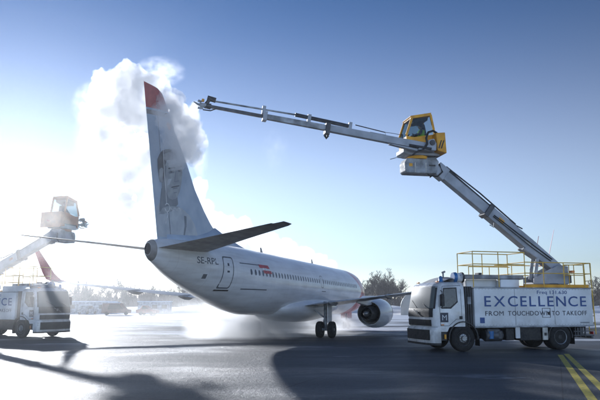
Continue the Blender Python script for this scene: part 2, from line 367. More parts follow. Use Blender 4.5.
MB().add([(-1200, 140, .006), (1200, 140, .006), (1200, 1500, .006), (-1200, 1500, .006)], [(0, 1, 2, 3)]).build('snow_field', 'snow', kind='structure')
MB().add([(-300, -290, .006), (300, -290, .006), (300, -6, .006), (-300, -6, .006)], [(0, 1, 2, 3)]).build('snow_field', 'snow', kind='structure')  # unseen snow sheet behind the camera, added to bounce sun onto shaded sides
# yellow guide lines (two parallel stripes that leave the frame at lower right)
def stripe(a, b, wd, z=.004):
    a, b = Vector((*a, z)), Vector((*b, z)); d = (b - a).normalized(); n = Vector((-d.y, d.x, 0)) * wd / 2
    k = 24; mb = MB(); vs = []
    for i in range(k + 1):
        p = a.lerp(b, i / k); vs += [p - n, p + n]
    mb.add(vs, [(2 * i, 2 * i + 1, 2 * i + 3, 2 * i + 2) for i in range(k)]); return mb
mb = stripe((9.89, 25.7), (5.62, 12.9), .19); mb2 = stripe((10.3, 26.15), (6.45, 14.1), .19)
mb.build('road_markings', 'line', kind='structure'); mb2.build('road_markings', 'line', kind='structure')

# ------------------------------------------------------------------ aircraft
HD = .34
plane = empty('airliner', (-.72, 38.95, 0), math.atan2(-math.cos(HD), -math.sin(HD)), .813,
    label='white twin-engine jet airliner with red nose and red-topped tail fin being sprayed on the apron', category='airliner')
AX = 19.65     # main gear station sits at the empty
def A(a, y, z): return Vector((a - AX, y, z))
# fuselage stations: a, z centre, half width, half height
ST = [(0.0, 2.75, .05, .05), (.25, 2.77, .38, .36), (.7, 2.82, .68, .66), (1.4, 2.95, 1.02, 1.02), (2.3, 3.12, 1.34, 1.38), (3.3, 3.27, 1.6, 1.72),
      (4.5, 3.36, 1.79, 1.92), (6.0, 3.39, 1.88, 2.0), (10, 3.44, 1.88, 2.0), (14, 3.5, 1.88, 2.0), (18, 3.55, 1.88, 2.0), (22, 3.59, 1.88, 2.0), (26, 3.65, 1.88, 2.0),
      (28, 3.70, 1.86, 1.98), (29.5, 3.82, 1.8, 1.88), (31, 3.98, 1.66, 1.72), (32.5, 4.14, 1.46, 1.52), (34, 4.31, 1.2, 1.30), (35.3, 4.47, .96, 1.08),
      (36.4, 4.63, .72, .87), (37.3, 4.77, .46, .64), (37.8, 4.84, .32, .5), (38.0, 4.87, .24, .4), (38.1, 4.88, .17, .3)]
def st_at(a):
    for p, q in zip(ST, ST[1:]):
        if p[0] <= a <= q[0]:
            t = (a - p[0]) / (q[0] - p[0]); return [p[i] + (q[i] - p[i]) * t for i in range(1, 4)]
    return ST[-1][1:] if a > 38 else ST[0][1:]
def fus_pt(a, z, off=.006, side=1):
    zc, ry, rz = st_at(a); k = max(-.999, min(.999, (z - zc) / rz)); y = ry * math.sqrt(1 - k * k)
    n = Vector((0, y / ry ** 2, (z - zc) / rz ** 2)).normalized() * off
    return A(a, side * (y + n.y), z + n.z)
NS = 56
rings = []
for i, (p, q) in enumerate(zip(ST, ST[1:])):
    steps = max(1, int((q[0] - p[0]) / .7))
    for k in range(steps):
        a = p[0] + (q[0] - p[0]) * k / steps; zc, ry, rz = st_at(a)
        rings.append([A(a, ry * math.cos(2 * math.pi * j / NS), zc + rz * math.sin(2 * math.pi * j / NS)) for j in range(NS)])
zc, ry, rz = ST[-1][1:]; rings.append([A(38.1, ry * math.cos(2 * math.pi * j / NS), zc + rz * math.sin(2 * math.pi * j / NS)) for j in range(NS)])
fus = MB().loft(rings).build('fuselage', 'fuselage', plane, smooth='full')
# tail cone cap with dark exhaust outlet
MB().lathe([(38.08 - AX, .17), (38.16 - AX, .15), (38.17 - AX, .11), (38.12 - AX, .1), (38.118 - AX, .001)], 'x', (0, 0, 4.87), 24).xf(
    lambda v: Vector((v.x, v.y * 1.0, 4.88 + (v.z - 4.87) * 1.7))).build('exhaust_cone', 'interior', fus, smooth=True)
sl_r = []
for a in (37.8, 38.0, 38.1):
    zc, ry, rz = st_at(a); sl_r.append([A(a + (.012 if a > 38 else 0), (ry + .008) * math.cos(2 * math.pi * j / NS), zc + (rz + .008) * math.sin(2 * math.pi * j / NS)) for j in range(NS)])
MB().loft(sl_r, caps=False).build('tail_sleeve', 'sleeve', fus, smooth='full')
# belly fairing
fr = []
for t in [i / 16 for i in range(17)]:
    a = 11.5 + t * 12.5; g = math.sin(math.pi * t) ** .5; fr.append([A(a, (1.2 + .85 * g) * math.cos(u), 2.05 + (.3 + .75 * g) * math.sin(u)) for u in [2 * math.pi * j / 28 for j in range(28)]])
MB().loft(fr).build('belly_fairing', 'fuselage', plane, smooth='full')
# cabin windows
for i in range(46):
    a = 30.1 - i * .508
    if 17.0 < a < 17.5: continue
    zc, ry, rz = st_at(a); zw = 4.13 - (30 - a) * .012
    pts = [(a + .115 * math.cos(t) * (1 if abs(math.cos(t)) > .5 else 1), zw + .18 * math.sin(t)) for t in [2 * math.pi * k / 10 for k in range(10)]]
    mb = MB(); vs = [fus_pt(x, z, .008) for x, z in pts] ; mb.add(vs, [tuple(range(10))]); mb.build('window', 'window', fus)
def seam_loop(a0, a1, z0, z1, wd, name, slant=0, mat='seam'):
    d = MB(); rnd = .12; pts = []
    for cx, cz, s0 in ((a1 - rnd, z1 - rnd, 0), (a0 + rnd, z1 - rnd, 90), (a0 + rnd, z0 + rnd, 180), (a1 - rnd, z0 + rnd, 270)):
        for k in range(4):
            t = R(s0 + 30 * k); pts.append((cx + rnd * math.cos(t), cz + rnd * math.sin(t)))
    full = []
    for i in range(len(pts)):
        p, q = pts[i], pts[(i + 1) % len(pts)]; n = max(1, int(math.dist(p, q) / .2))
        full += [(p[0] + (q[0] - p[0]) * k / n, p[1] + (q[1] - p[1]) * k / n) for k in range(n)]
    cx, cz = (a0 + a1) / 2, (z0 + z1) / 2; vs = []
    for x, z in full:
        x2 = x + wd * (1 if x < cx else -1); z2 = z + wd * (1 if z < cz else -1)
        vs += [fus_pt(x + slant * (z - cz), z, .007), fus_pt(x2 + slant * (z2 - cz), z2, .007)]
    n = len(full); d.add(vs, [(2 * i, 2 * i + 1, (2 * i + 3) % (2 * n), (2 * i + 2) % (2 * n)) for i in range(n)])
    return d.build(name, mat, fus)
dr = seam_loop(32.0, 33.0, 3.15, 4.85, .07, 'door', -.05)
def patch(a0, a1, z0, z1, mat, name, parent=fus, off=.007, nx=6, nz=3, shear=0):
    vs = [fus_pt(a0 + (a1 - a0) * i / nx + shear * j / nz, z0 + (z1 - z0) * j / nz, off) for j in range(nz + 1) for i in range(nx + 1)]
    return MB().add(vs, [(j * (nx + 1) + i, j * (nx + 1) + i + 1, (j + 1) * (nx + 1) + i + 1, (j + 1) * (nx + 1) + i) for j in range(nz) for i in range(nx)]).build(name, mat, parent)
patch(31.95, 33.05, 3.02, 3.10, 'engine_dark', 'sill_plate', dr)
patch(32.4, 32.62, 4.0, 4.1, 'window', 'handle', dr); patch(32.42, 32.58, 4.35, 4.5, 'window', 'door_window', dr)
seam_loop(17.0, 17.55, 3.5, 4.4, .035, 'exit_hatch')
seam_loop(4.2, 5.0, 3.1, 4.7, .04, 'front_door')
patch(28.0, 31.0, 3.13, 3.19, 'seam', 'stripe'); patch(28.9, 31.3, 4.55, 4.6, 'regink', 'stripe')
patch(27.4, 28.9, 4.42, 4.62, 'flagred', 'emblem', shear=.1); patch(27.2, 28.4, 4.12, 4.3, 'flagred', 'emblem', shear=.1); patch(27.9, 28.5, 4.3, 4.44, 'ink_white', 'emblem')
patch(34.2, 34.5, 3.62, 3.85, 'seam', 'vent'); patch(16.4, 17.4, 3.22, 3.27, 'seam', 'stripe')
lettering('SE-RPL', 33.4, 35.15, 4.36, 4.7, 0, 'regink', fus, face=1, mapf=lambda x, y, z: fus_pt(x, z, .008))
# blade antennas
for a in (24.5, 14.0): MB().loft([[A(a + dx, dy, st_at(a)[0] + st_at(a)[2] - .05) for dx, dy in ((-.25, 0), (0, .03), (.25, 0), (0, -.03))], [A(a + .2 + dx * .5, dy * .4, st_at(a)[0] + st_at(a)[2] + .35) for dx, dy in ((-.25, 0), (0, .03), (.25, 0), (0, -.03))]]).build('antenna', 'wing', fus)

def airfoil(le, te, thick, n=10, camber=0):
    """closed loop of (t along chord, offset) from LE over top to TE and back"""
    up = []; lo = []
    for i in range(n + 1):
        t = (1 - math.cos(math.pi * i / n)) / 2
        h = thick * 2.6 * (.2969 * math.sqrt(t) - .126 * t - .3516 * t * t + .2843 * t ** 3 - .1036 * t ** 4) / .6
        c = camber * math.sin(math.pi * t)
        up.append((t, h + c)); lo.append((t, -h * .8 + c))
    return up + lo[::-1][1:-1]
def surf(sections, t0=0, t1=1, vertical=False):
    """sections: (le Vector, te Vector, thickness) lofted; thickness direction z or y"""
    rg = []
    for le, te, th in sections:
        le, te = Vector(le), Vector(te); ring = []
        for t, h in airfoil(0, 1, th):
            p = le.lerp(te, t); off = Vector((0, h, 0)) if vertical else Vector((0, 0, h)); ring.append(p + off)
        rg.append(ring)
    return MB().loft(rg)
# fin
FL = [(5.35, 29.9), (5.9, 30.7), (6.3, 31.2), (6.77, 31.93), (7.34, 32.67), (8.33, 33.74), (9.46, 34.61), (10.95, 35.97), (12.18, 36.96), (12.55, 37.3), (12.68, 37.7)]
def fin_le(z):
    for (z0, a0), (z1, a1) in zip(FL, FL[1:]):
        if z0 <= z <= z1: return a0 + (a1 - a0) * (z - z0) / (z1 - z0)
    return FL[0][1] if z < FL[0][0] else FL[-1][1]
def fin_te(z): return 37.32 + (z - 5.4) * (38.96 - 37.32) / (12.68 - 5.4)
def fin_th(z): return .42 - .028 * (z - 5.4)
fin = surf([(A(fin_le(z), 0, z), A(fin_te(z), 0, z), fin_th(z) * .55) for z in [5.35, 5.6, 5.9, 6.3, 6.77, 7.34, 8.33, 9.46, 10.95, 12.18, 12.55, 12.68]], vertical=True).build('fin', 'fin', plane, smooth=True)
# dorsal fillet
MB().loft([[A(a, yy * wd, z) for yy, z in ((-1, st_at(a)[0] + st_at(a)[2] - .25), (-.15, z1), (.15, z1), (1, st_at(a)[0] + st_at(a)[2] - .25))] for a, wd, z1 in
    ((26.6, .12, 5.6), (28.0, .2, 5.83), (29.5, .26, 6.1), (30.6, .3, 6.35), (31.4, .3, 6.55), (33.5, .36, 6.0), (36.5, .3, 5.7))]).build('dorsal_fillet', 'fin', fin, smooth='full')
def fin_y(a, z):
    t = max(.001, min(1, (a - fin_le(z)) / (fin_te(z) - fin_le(z)))); th = fin_th(z) * .55
    return th * 2.6 * (.2969 * math.sqrt(t) - .126 * t - .3516 * t * t + .2843 * t ** 3 - .1036 * t ** 4) / .6
def fin_decal(spans, mat, name, off, parent=fin, nx=10, shear=0):
    """spans: (z, a_left, a_right) rows on the right side of the fin (a grows to the tail = picture left)"""
    rows = []
    for (z0, l0, r0), (z1, l1, r1) in zip(spans, spans[1:]):
        k = max(1, int(abs(z1 - z0) / .08))
        rows += [(z0 + (z1 - z0) * i / k, l0 + (l1 - l0) * i / k, r0 + (r1 - r0) * i / k) for i in range(k)]
    rows.append(spans[-1]); vs = []
    for z, l, r in rows:
        r = min(r, r)
        for i in range(nx + 1):
            a = l + (r - l) * i / nx; zs = z + shear * (36.3 - a); a = max(a, fin_le(zs) + .06); a = min(a, fin_te(zs) - .01)
            vs.append(A(a, fin_y(a, zs) + off, zs))
    n = len(rows)
    return MB().add(vs, [(j * (nx + 1) + i, j * (nx + 1) + i + 1, (j + 1) * (nx + 1) + i + 1, (j + 1) * (nx + 1) + i) for j in range(n - 1) for i in range(nx)]).build(name, mat, parent)
# generic painted portrait: shoulders, neck, face, hair and features
def SH(spans): return spans
fin_decal([(5.55, 37.30, 33.5), (6.0, 37.42, 33.55), (6.5, 37.5, 33.9), (6.9, 37.5, 34.5), (7.15, 37.3, 35.2)], 'ink_light', 'portrait', .006)
fin_decal([(5.6, 36.2, 36.12), (6.9, 36.5, 36.42)], 'ink_mid', 'portrait', .009, nx=2)
fin_decal([(5.6, 35.0, 34.9), (6.3, 34.9, 34.7), (6.8, 35.0, 34.75)], 'ink_mid', 'portrait', .009, nx=2)
fin_decal([(6.85, 37.25, 36.2), (7.2, 37.25, 35.6), (7.6, 37.2, 35.7), (8.0, 37.15, 36.0)], 'ink_mid', 'portrait', .009, shear=.15)
fin_decal([(6.7, 37.3, 36.9), (7.0, 37.0, 35.9), (7.12, 36.5, 35.4)], 'ink_face', 'portrait', .011, shear=.1)
fin_decal([(7.42, 36.15, 35.85), (7.52, 36.45, 35.68), (7.75, 36.75, 35.5), (8.1, 36.95, 35.38), (8.6, 37.05, 35.3), (9.1, 37.08, 35.3), (9.5, 37.05, 35.45), (9.75, 36.9, 35.8)], 'ink_face', 'portrait', .012, shear=.28)
fin_decal([(7.55, 36.95, 36.5), (7.9, 37.1, 36.75), (8.5, 37.15, 36.85), (9.2, 37.1, 36.8)], 'ink_mid', 'portrait', .014, shear=.28, nx=4)
fin_decal([(8.35, 37.2, 37.05), (8.6, 37.4, 37.0), (9.1, 37.55, 36.98), (9.5, 37.6, 36.75), (9.75, 37.45, 36.4), (9.95, 37.2, 36.2)], 'ink_hair', 'portrait', .015, shear=.22)
fin_decal([(9.45, 36.95, 35.5), (9.6, 37.1, 35.45), (9.8, 37.2, 35.7), (10.0, 37.0, 36.1)], 'ink_hair', 'portrait', .018, shear=.24)
fin_decal([(8.35, 37.3, 37.08), (8.6, 37.42, 37.1), (8.95, 37.42, 37.08), (9.05, 37.3, 37.15)], 'ink_face', 'portrait', .021, shear=.2, nx=4)
for (z, l, r, h, m) in ((8.76, 36.62, 36.05, .15, 'ink_mid'), (8.76, 35.78, 35.36, .15, 'ink_mid'), (8.8, 36.5, 36.15, .075, 'ink_hair'), (8.8, 35.74, 35.42, .075, 'ink_hair'),
                        (9.0, 36.68, 36.0, .075, 'ink_hair'), (9.0, 35.84, 35.34, .075, 'ink_hair'), (8.02, 36.35, 35.55, .07, 'ink_hair'), (7.93, 36.2, 35.7, .07, 'ink_mid'), (8.28, 36.08, 35.6, .06, 'ink_mid'), (7.72, 36.1, 35.75, .05, 'ink_mid')):
    fin_decal([(z, l - .08, r + .08), (z + h / 2, l, r), (z + h, l - .08, r + .08)], m, 'portrait', .021 if m == 'ink_mid' else .024, nx=4, shear=.28)
fin_decal([(8.3, 36.08, 35.98), (8.9, 35.98, 35.9)], 'ink_mid', 'portrait', .021, nx=2, shear=.28)
fin_decal([(8.2, 36.7, 36.5), (8.5, 36.6, 36.3)], 'ink_light', 'portrait', .019, nx=2, shear=.28); fin_decal([(9.2, 36.5, 35.9), (9.4, 36.4, 36.0)], 'ink_light', 'portrait', .019, nx=2, shear=.28)
def fin_line(pts, wd, mat, off=.024):
    vs = []
    for i, (a, z) in enumerate(pts):
        d = Vector((pts[min(i + 1, len(pts) - 1)][0] - pts[max(i - 1, 0)][0], pts[min(i + 1, len(pts) - 1)][1] - pts[max(i - 1, 0)][1])).normalized()
        for s in (-1, 1):
            aa, zz = a - d.y * s * wd / 2, z + d.x * s * wd / 2; vs.append(A(aa, fin_y(aa, zz) + off, zz))
    return MB().add(vs, [(2 * i, 2 * i + 1, 2 * i + 3, 2 * i + 2) for i in range(len(pts) - 1)]).build('script_line', mat, fin)
fin_line([(37.2, 9.9), (37.08, 9.2), (36.95, 8.5), (36.8, 7.8), (36.68, 7.15)], .045, 'ink_white', .03)
fin_line([(36.62 + .22 * math.cos(t), 7.0 + .2 * math.sin(t)) for t in [.5 + i * .5 for i in range(12)]] + [(36.5, 6.7), (36.62, 6.45), (36.7, 6.2)], .045, 'ink_white', .03)
fin_line([(36.38 - .1 * i + .05 * math.sin(i * 1.9), 6.95 + .09 * math.sin(i * 1.7) + i * .012) for i in range(12)], .035, 'ink_white', .03)
fin_decal([(10.9, 36.75, 36.6), (11.1, 36.95, 36.45), (11.25, 36.85, 36.55)], 'orange', 'paint_patch', .01, nx=4)
fin_line([(fin_te(z) - .95 + (z - 12) * -.02, z) for z in (5.7, 7, 8.5, 10, 12.3)], .03, 'seam', .004)

# horizontal stabilizers and wings (s = +1 right, -1 left)
for s in (1, -1):
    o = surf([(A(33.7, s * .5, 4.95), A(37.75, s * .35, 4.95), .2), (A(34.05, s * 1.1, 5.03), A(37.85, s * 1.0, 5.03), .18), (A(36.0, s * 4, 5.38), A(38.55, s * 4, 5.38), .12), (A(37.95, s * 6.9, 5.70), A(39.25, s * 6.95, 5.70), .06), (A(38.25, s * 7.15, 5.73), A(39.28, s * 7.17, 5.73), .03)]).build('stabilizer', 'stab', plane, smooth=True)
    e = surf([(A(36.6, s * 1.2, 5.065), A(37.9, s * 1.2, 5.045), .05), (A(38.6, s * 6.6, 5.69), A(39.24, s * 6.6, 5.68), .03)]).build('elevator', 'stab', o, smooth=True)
    wsec = [(A(12.9, s * 1.0, 2.25), A(21.3, s * 1.0, 2.15), .5), (A(13.9, s * 2.2, 2.35), A(21.2, s * 2.2, 2.25), .46), (A(16.4, s * 5.8, 2.75), A(21.0, s * 5.8, 2.68), .3),
            (A(19.0, s * 11, 3.3), A(22.6, s * 11, 3.25), .2), (A(21.7, s * 16.4, 3.88), A(24.1, s * 16.4, 3.85), .12), (A(22.1, s * 17.0, 3.98), A(24.25, s * 17.0, 3.96), .1)]
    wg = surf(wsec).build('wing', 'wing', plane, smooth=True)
    # snow-white upper skin edge: leading edge slat in bare metal
    surf([(A(13.84, s * 2.2, 2.35), A(14.4, s * 2.2, 2.35), .14), (A(16.34, s * 5.8, 2.76), A(16.9, s * 5.8, 2.76), .12), (A(21.64, s * 16.4, 3.885), A(22.0, s * 16.4, 3.885), .06)]).build('slat', 'aluminium', wg, smooth=True)
    rg = []
    for le, te, th, yy, zz, yt in ((22.1, 24.25, .1, 17.0, 3.97, 0), (22.7, 24.4, .09, 17.35, 4.15, .5), (23.3, 24.6, .08, 17.52, 4.6, 1), (24.1, 24.95, .06, 17.75, 5.6, 1), (24.75, 25.25, .04, 17.95, 6.45, 1)):
        ring = []
        for t, h in airfoil(0, 1, th):
            ring.append(A(le + (te - le) * t, s * (yy + h * yt), zz + h * (1 - yt)))
        rg.append(ring)
    MB().loft(rg).build('winglet', 'rednose', wg, smooth=True)
    for yy, ae, le in ((3.6, 21.6, 2.6), (7.6, 22.0, 2.4), (11.2, 23.1, 2.2)):      # flap track fairings
        zz = 2.2 + (yy - 1) * .107
        MB().loft([[A(ae - le * t, s * yy + .13 * g * math.cos(u), zz - .1 * g + .2 * g * math.sin(u)) for u in [2 * math.pi * k / 10 for k in range(10)]] for t, g in ((0, .05), (.15, .45), (.4, .9), (.7, 1), (1, .4))]).build('flap_fairing', 'wing', wg, smooth='full')
    # engine
    ex, ey, ez = 0, s * 4.83, 1.62
    def eng(prof, nm, mat, par, n=40, flat=False):
        m_ = MB().lathe([(a - AX, r) for a, r in prof], 'x', (0, ey, ez), n, closed=False)
        return m_.build(nm, mat, par, smooth=True)
    na = eng([(11.3, .78), (11.05, .86), (10.95, .96), (11.1, 1.04), (11.7, 1.12), (12.6, 1.16), (13.6, 1.12), (14.6, .99), (15.0, .9), (14.98, .86), (14.0, .84), (13.0, .82), (12.0, .79), (11.3, .78)], 'nacelle', 'fuselage', plane)
    eng([(10.93, .9), (10.9, .95), (11.0, 1.02), (11.25, 1.075)], 'inlet_lip', 'aluminium', na)
    eng([(14.2, .83), (14.2, .62), (14.25, .6)], 'fan_duct', 'engine_dark', na)
    eng([(13.8, .64), (14.6, .62), (15.4, .52), (15.9, .44), (15.88, .4), (15.3, .42), (14.6, .42)], 'core_nozzle', 'engine_dark', na)
    eng([(14.8, .34), (15.6, .3), (16.2, .16), (16.5, .04), (16.52, .001)], 'exhaust_plug', 'aluminium', na)
    eng([(14.7, .42), (14.72, .3)], 'turbine_ring', 'engine_dark', na)
    fan = MB()
    for k in range(24):
        t = 2 * math.pi * k / 24; fan.add([(11.6 - AX, ey + .15 * math.cos(t), ez + .15 * math.sin(t)), (11.6 - AX, ey + .78 * math.cos(t), ez + .78 * math.sin(t)), (11.75 - AX, ey + .78 * math.cos(t + .2), ez + .78 * math.sin(t + .2)), (11.75 - AX, ey + .15 * math.cos(t + .3), ez + .15 * math.sin(t + .3))], [(0, 1, 2, 3)])
    fan.build('fan', 'engine_dark', na)
    MB().loft([[A(a, s * 4.83 + wd * c, z) for c, z in ((-1, z0), (1, z0), (1, z1), (-1, z1))] for a, wd, z0, z1 in ((12.3, .08, 2.55, 2.8), (14.0, .2, 2.3, 2.95), (16.2, .2, 2.2, 2.9), (18.5, .06, 2.4, 2.6))]).build('pylon', 'fuselage', na, smooth=False, bevel=.04)

# landing gear
def wheel(parent, c, r, wd, name='wheel', rimr=.55):
    c = Vector(c)
    w_ = MB().lathe([(-wd * .42, r * rimr), (-wd * .5, r * .75), (-wd * .46, r * .93), (-wd * .25, r), (wd * .25, r), (wd * .46, r * .93), (wd * .5, r * .75), (wd * .42, r * rimr)], 'y', c, 36).build(name, 'rubber', parent, smooth=True)
    MB().lathe([(-wd * .5, .001), (-wd * .46, r * .18), (-wd * .34, r * .22), (-wd * .36, r * .5), (-wd * .44, r * rimr), (wd * .44, r * rimr), (wd * .36, r * .5), (wd * .34, r * .22), (wd * .46, r * .18), (wd * .5, .001)], 'y', c, 28).build('rim', 'rim', w_, smooth=True)
    return w_
for s in (1, -1):
    y = s * 2.86
    g = MB().tube([A(19.65, y, .55), A(19.6, y * .98, 2.5)], .12, 12).tube([A(19.65, y - .43, .565), A(19.65, y + .43, .565)], .09, 10).tube([A(19.6, y, 1.3), A(19.5, y - s * 1.4, 2.3)], .06, 8).tube([A(19.8, y, .7), A(20.2, y, 1.15), A(19.75, y, 1.6)], .045, 8)
    gg = g.build('main_gear', 'lgrey', plane, smooth=True)
    for q in (-.43, .43): wheel(gg, A(19.65, y + q, .565), .565, .4)
    MB().box(-.5, .5, y + s * .28 - .02, y + s * .28 + .02, 1.05, 2.35).build('gear_door', 'fuselage', gg, bevel=.02)
g = MB().tube([A(4.05, 0, .35), A(3.9, 0, 1.9)], .08, 10).tube([A(4.05, -.22, .345), A(4.05, .22, .345)], .05, 8).tube([A(4.0, 0, .9), A(4.9, 0, 1.8)], .04, 8).build('nose_gear', 'lgrey', plane, smooth=True)
for q in (-.2, .2): wheel(g, A(4.05, q, .345), .345, .2)
for s in (1, -1): MB().box(3.3 - AX, 4.7 - AX, s * .32 - .015, s * .32 + .015, 1.0, 1.6).build('gear_door', 'fuselage', g)

# ------------------------------------------------------------------ de-icing truck
def skin_person(name, joints, edges, radii, mat, **props):
    me = bpy.data.meshes.new(name); me.from_pydata(joints, edges, []); me.materials.append(M[mat])
    o = bpy.data.objects.new(name, me); C.objects.link(o)
    sk = o.modifiers.new('skin', 'SKIN'); sk.use_smooth_shade = True
    for v, r in zip(me.skin_vertices[0].data, radii): v.radius = (r, r)
    me.skin_vertices[0].data[0].use_root = True
    o.modifiers.new('sub', 'SUBSURF').levels = 1
    for k, v in props.items(): o[k] = v
    return o

def make_truck(loc, th, az, low_tip, cab_turn, upper, label, screen_mat='screen'):
    """x = towards the truck's rear from the front axle, y from its left side (0) to its right (2.5)"""
    T = empty('deicing_truck', loc, th, label=label, category='truck', group='de-icing trucks spraying the airliner')
    W = 2.5
    # --- chassis
    c = MB()
    for y in (.75, 1.75): c.box(-1.0, 6.1, y - .05, y + .05, .62, .88)
    for x in (-.6, .9, 2.0, 3.2, 4.0, 5.2, 6.0): c.box(x - .06, x + .06, .8, 1.7, .66, .84)
    c.box(-.07, .07, .35, 2.15, .48, .6); c.box(4.47, 4.63, .35, 2.15, .45, .62); c.box(.7, 5.9, .25, 2.25, .9, 1.0)
    ch = c.build('chassis', 'chassis', T, bevel=.01)
    # side tanks and lockers below the box
    MB().box(1.15, 1.75, .12, .7, .45, .9).build('air_tank', 'dgrey', ch, bevel=.05)
    MB().lathe([(.75, .2), (.79, .24), (1.5, .24), (1.54, .2)], 'x', (.35, .32, .62), 20).build('fuel_tank', 'dgrey', ch, smooth=True)
    for xx in (.0, .42): MB().lathe([(-.02, .02), (-.02, .13), (.28, .13), (.28, .02)], 'z', (1.32 + xx, .18, .52), 16).build('filter_can', 'dgrey' if xx else 'blue', ch, smooth=True)
    MB().box(2.0, 2.38, .1, .75, .42, .9).build('locker', 'chassis', ch, bevel=.03)
    MB().box(2.66, 3.66, .1, .9, .40, .95).build('locker', 'chassis', ch, bevel=.03)
    MB().box(2.41, 2.62, .04, .10, .5, .97).build('white_panel', 'box', ch, bevel=.01)
    lp = MB().box(3.69, 3.93, .02, .09, .42, .93).build('label_panel', 'plate', ch, bevel=.01)
    MB().box(3.75, 3.84, .012, .02, .6, .72).box(3.855, 3.89, .012, .02, .6, .72).build('mark', 'black', lp)
    MB().box(.7, 5.2, 1.5, 2.35, .42, .9).build('locker', 'chassis', ch, bevel=.04)
    for xx in (5.35, 5.6, 5.85): MB().box(xx, xx + .05, .15, .2, .5, 1.0).build('bracket', 'dgrey', ch)
    MB().beam((5.2, .1, .58), (6.25, .1, .58), .05, .05).beam((5.25, .12, .75), (6.1, .12, .75), .04, .04).box(5.5, 5.8, .2, .6, .6, .9).build('underrun_guard', 'dgrey', ch)
    bb = MB().box(6.12, 6.22, .1, 2.4, .45, .6).build('rear_bumper', 'dgrey', ch, bevel=.02)
    for yy in (.12, 2.2): MB().box(6.225, 6.26, yy, yy + .2, .62, .74).build('tail_lamp', 'red', bb)
    # --- wheels
    RR = .53
    for (x, ys) in ((0, (.17, 2.33)), (4.55, (.17, .5, 2.0, 2.33))):
        for y in ys:
            rear = x > 1; outer = y < .3 or y > 2.2; sgn = -1 if y < 1.25 else 1
            wh = MB().lathe([(-.1, .28), (-.14, .33), (-.15, .42), (-.12, .5), (-.08, RR), (.08, RR), (.12, .5), (.15, .42), (.14, .33), (.1, .28)], 'y', (x, y, RR), 40).build('wheel', 'rubber', T, smooth=True)
            if not outer: continue
            if not rear: prof = [(sgn * .19, .001), (sgn * .19, .09), (sgn * .13, .11), (sgn * .12, .17), (sgn * .03, .2), (sgn * .05, .26), (sgn * .13, .3), (sgn * .1, .31), (0, .29)]
            else: prof = [(sgn * .1, .001), (sgn * .1, .09), (-sgn * .02, .11), (-sgn * .06, .2), (-sgn * .05, .25), (sgn * .12, .28), (sgn * .13, .3), (sgn * .1, .31), (0, .29)]
            MB().lathe(prof, 'y', (x, y, RR), 30, closed=False).build('rim', 'rim', wh, smooth=True)
            nuts = MB()
            for k in range(10):
                t = 2 * math.pi * k / 10; yb = y + (sgn * .1 if not rear else -sgn * .03)
                nuts.tube([(x + .145 * math.cos(t), yb, RR + .145 * math.sin(t)), (x + .145 * math.cos(t), yb + sgn * .05, RR + .145 * math.sin(t))], .014, 6)
            nuts.build('wheel_nuts', 'dgrey', wh)
    # --- mudguards
    for x0, r0 in ((0, .62), (4.55, .545)):
        for y0, y1 in ((.0 if x0 == 0 else .03, .36 if x0 == 0 else .64), (2.14 if x0 == 0 else 1.86, 2.5 if x0 == 0 else 2.47)):
            prof = [(x0 + r0 * math.cos(R(t)), RR + .02 + r0 * math.sin(R(t))) for t in range(-8, 189, 12)]
            prof += [(x0 + (r0 + .05) * math.cos(R(t)), RR + .02 + (r0 + .05) * math.sin(R(t))) for t in range(188, -9, -12)]
            n = len(prof); h = n // 2; m_ = MB()
            vs = [(a, y, b) for y in (y0, y1) for a, b in prof]; fs = []
            for i in range(h - 1):
                j = n - 1 - i
                fs += [(i, i + 1, j - 1, j), (n + i, n + i + 1, n + j - 1, n + j), (i, i + 1, n + i + 1, n + i), (j, j - 1, n + j - 1, n + j)]
            m_.add(vs, fs).build('mudguard', 'black', T, smooth=True)
    for y0 in (.05, 2.1):
        for x in (.72, 5.22): MB().box(x, x + .015, y0, y0 + .35, .22, .6).build('mud_flap', 'rubber', T)
    # --- cab (rounded front corners)
    def ring(xf, xr, rad, inset, z, n=7, bow=.06):
        y0, y1 = inset, W - inset; pts = [(xr, y0)]
        for k in range(n):
            t = math.pi / 2 * k / (n - 1); pts.append((xf + rad - rad * math.sin(t), y0 + rad - rad * math.cos(t)))
        for k in range(1, 6): pts.append((xf - bow * math.sin(math.pi * k / 6), y0 + rad + (y1 - y0 - 2 * rad) * k / 6))
        for k in range(n):
            t = math.pi / 2 * (1 - k / (n - 1)); pts.append((xf + rad - rad * math.sin(t), y1 - rad + rad * math.cos(t)))
        pts.append((xr, y1)); return [(a, b, z) for a, b in pts]
    levels = [(1.0, -1.36, .28, .03), (1.3, -1.38, .28, .02), (1.62, -1.37, .3, .02), (1.72, -1.35, .3, .025), (2.2, -1.27, .3, .05), (2.6, -1.19, .3, .08), (2.7, -1.13, .32, .11), (2.78, -.98, .36, .2), (2.81, -.6, .4, .34)]
    def lev(z):
        for p, q in zip(levels, levels[1:]):
            if p[0] <= z <= q[0]:
                t = (z - p[0]) / (q[0] - p[0]); return [p[i] + (q[i] - p[i]) * t for i in (1, 2, 3)]
        return levels[-1][1:]
    cabm = MB().loft([ring(xf, .1 if z < 2.7 else (.06 if z < 2.8 else 0), rad, ins, z) for z, xf, rad, ins in levels])
    cab = cabm.build('cab', 'white', T, smooth=True)
    # lower side panels round the wheel arch
    for y0, y1 in ((.03, .1), (2.4, 2.47)):
        arch = [(-1.12, 1.02), (-1.12, .72), (-.66, .62)] + [(.66 * math.cos(R(t)), .55 + .66 * math.sin(R(t))) for t in range(176, 60, -10)] + [(.1, 1.2), (.1, 1.02)]
        MB().prism([(-1.12, 1.02), (-1.12, .8), (-.70, .8), (-.62, .96), (-.5, 1.02)], y0, y1).build('side_skirt', 'white', cab, bevel=.01)
        MB().box(-1.1, -.72, y0 + .02, y1 - .02, .45, .8).build('step', 'black', cab, bevel=.02)
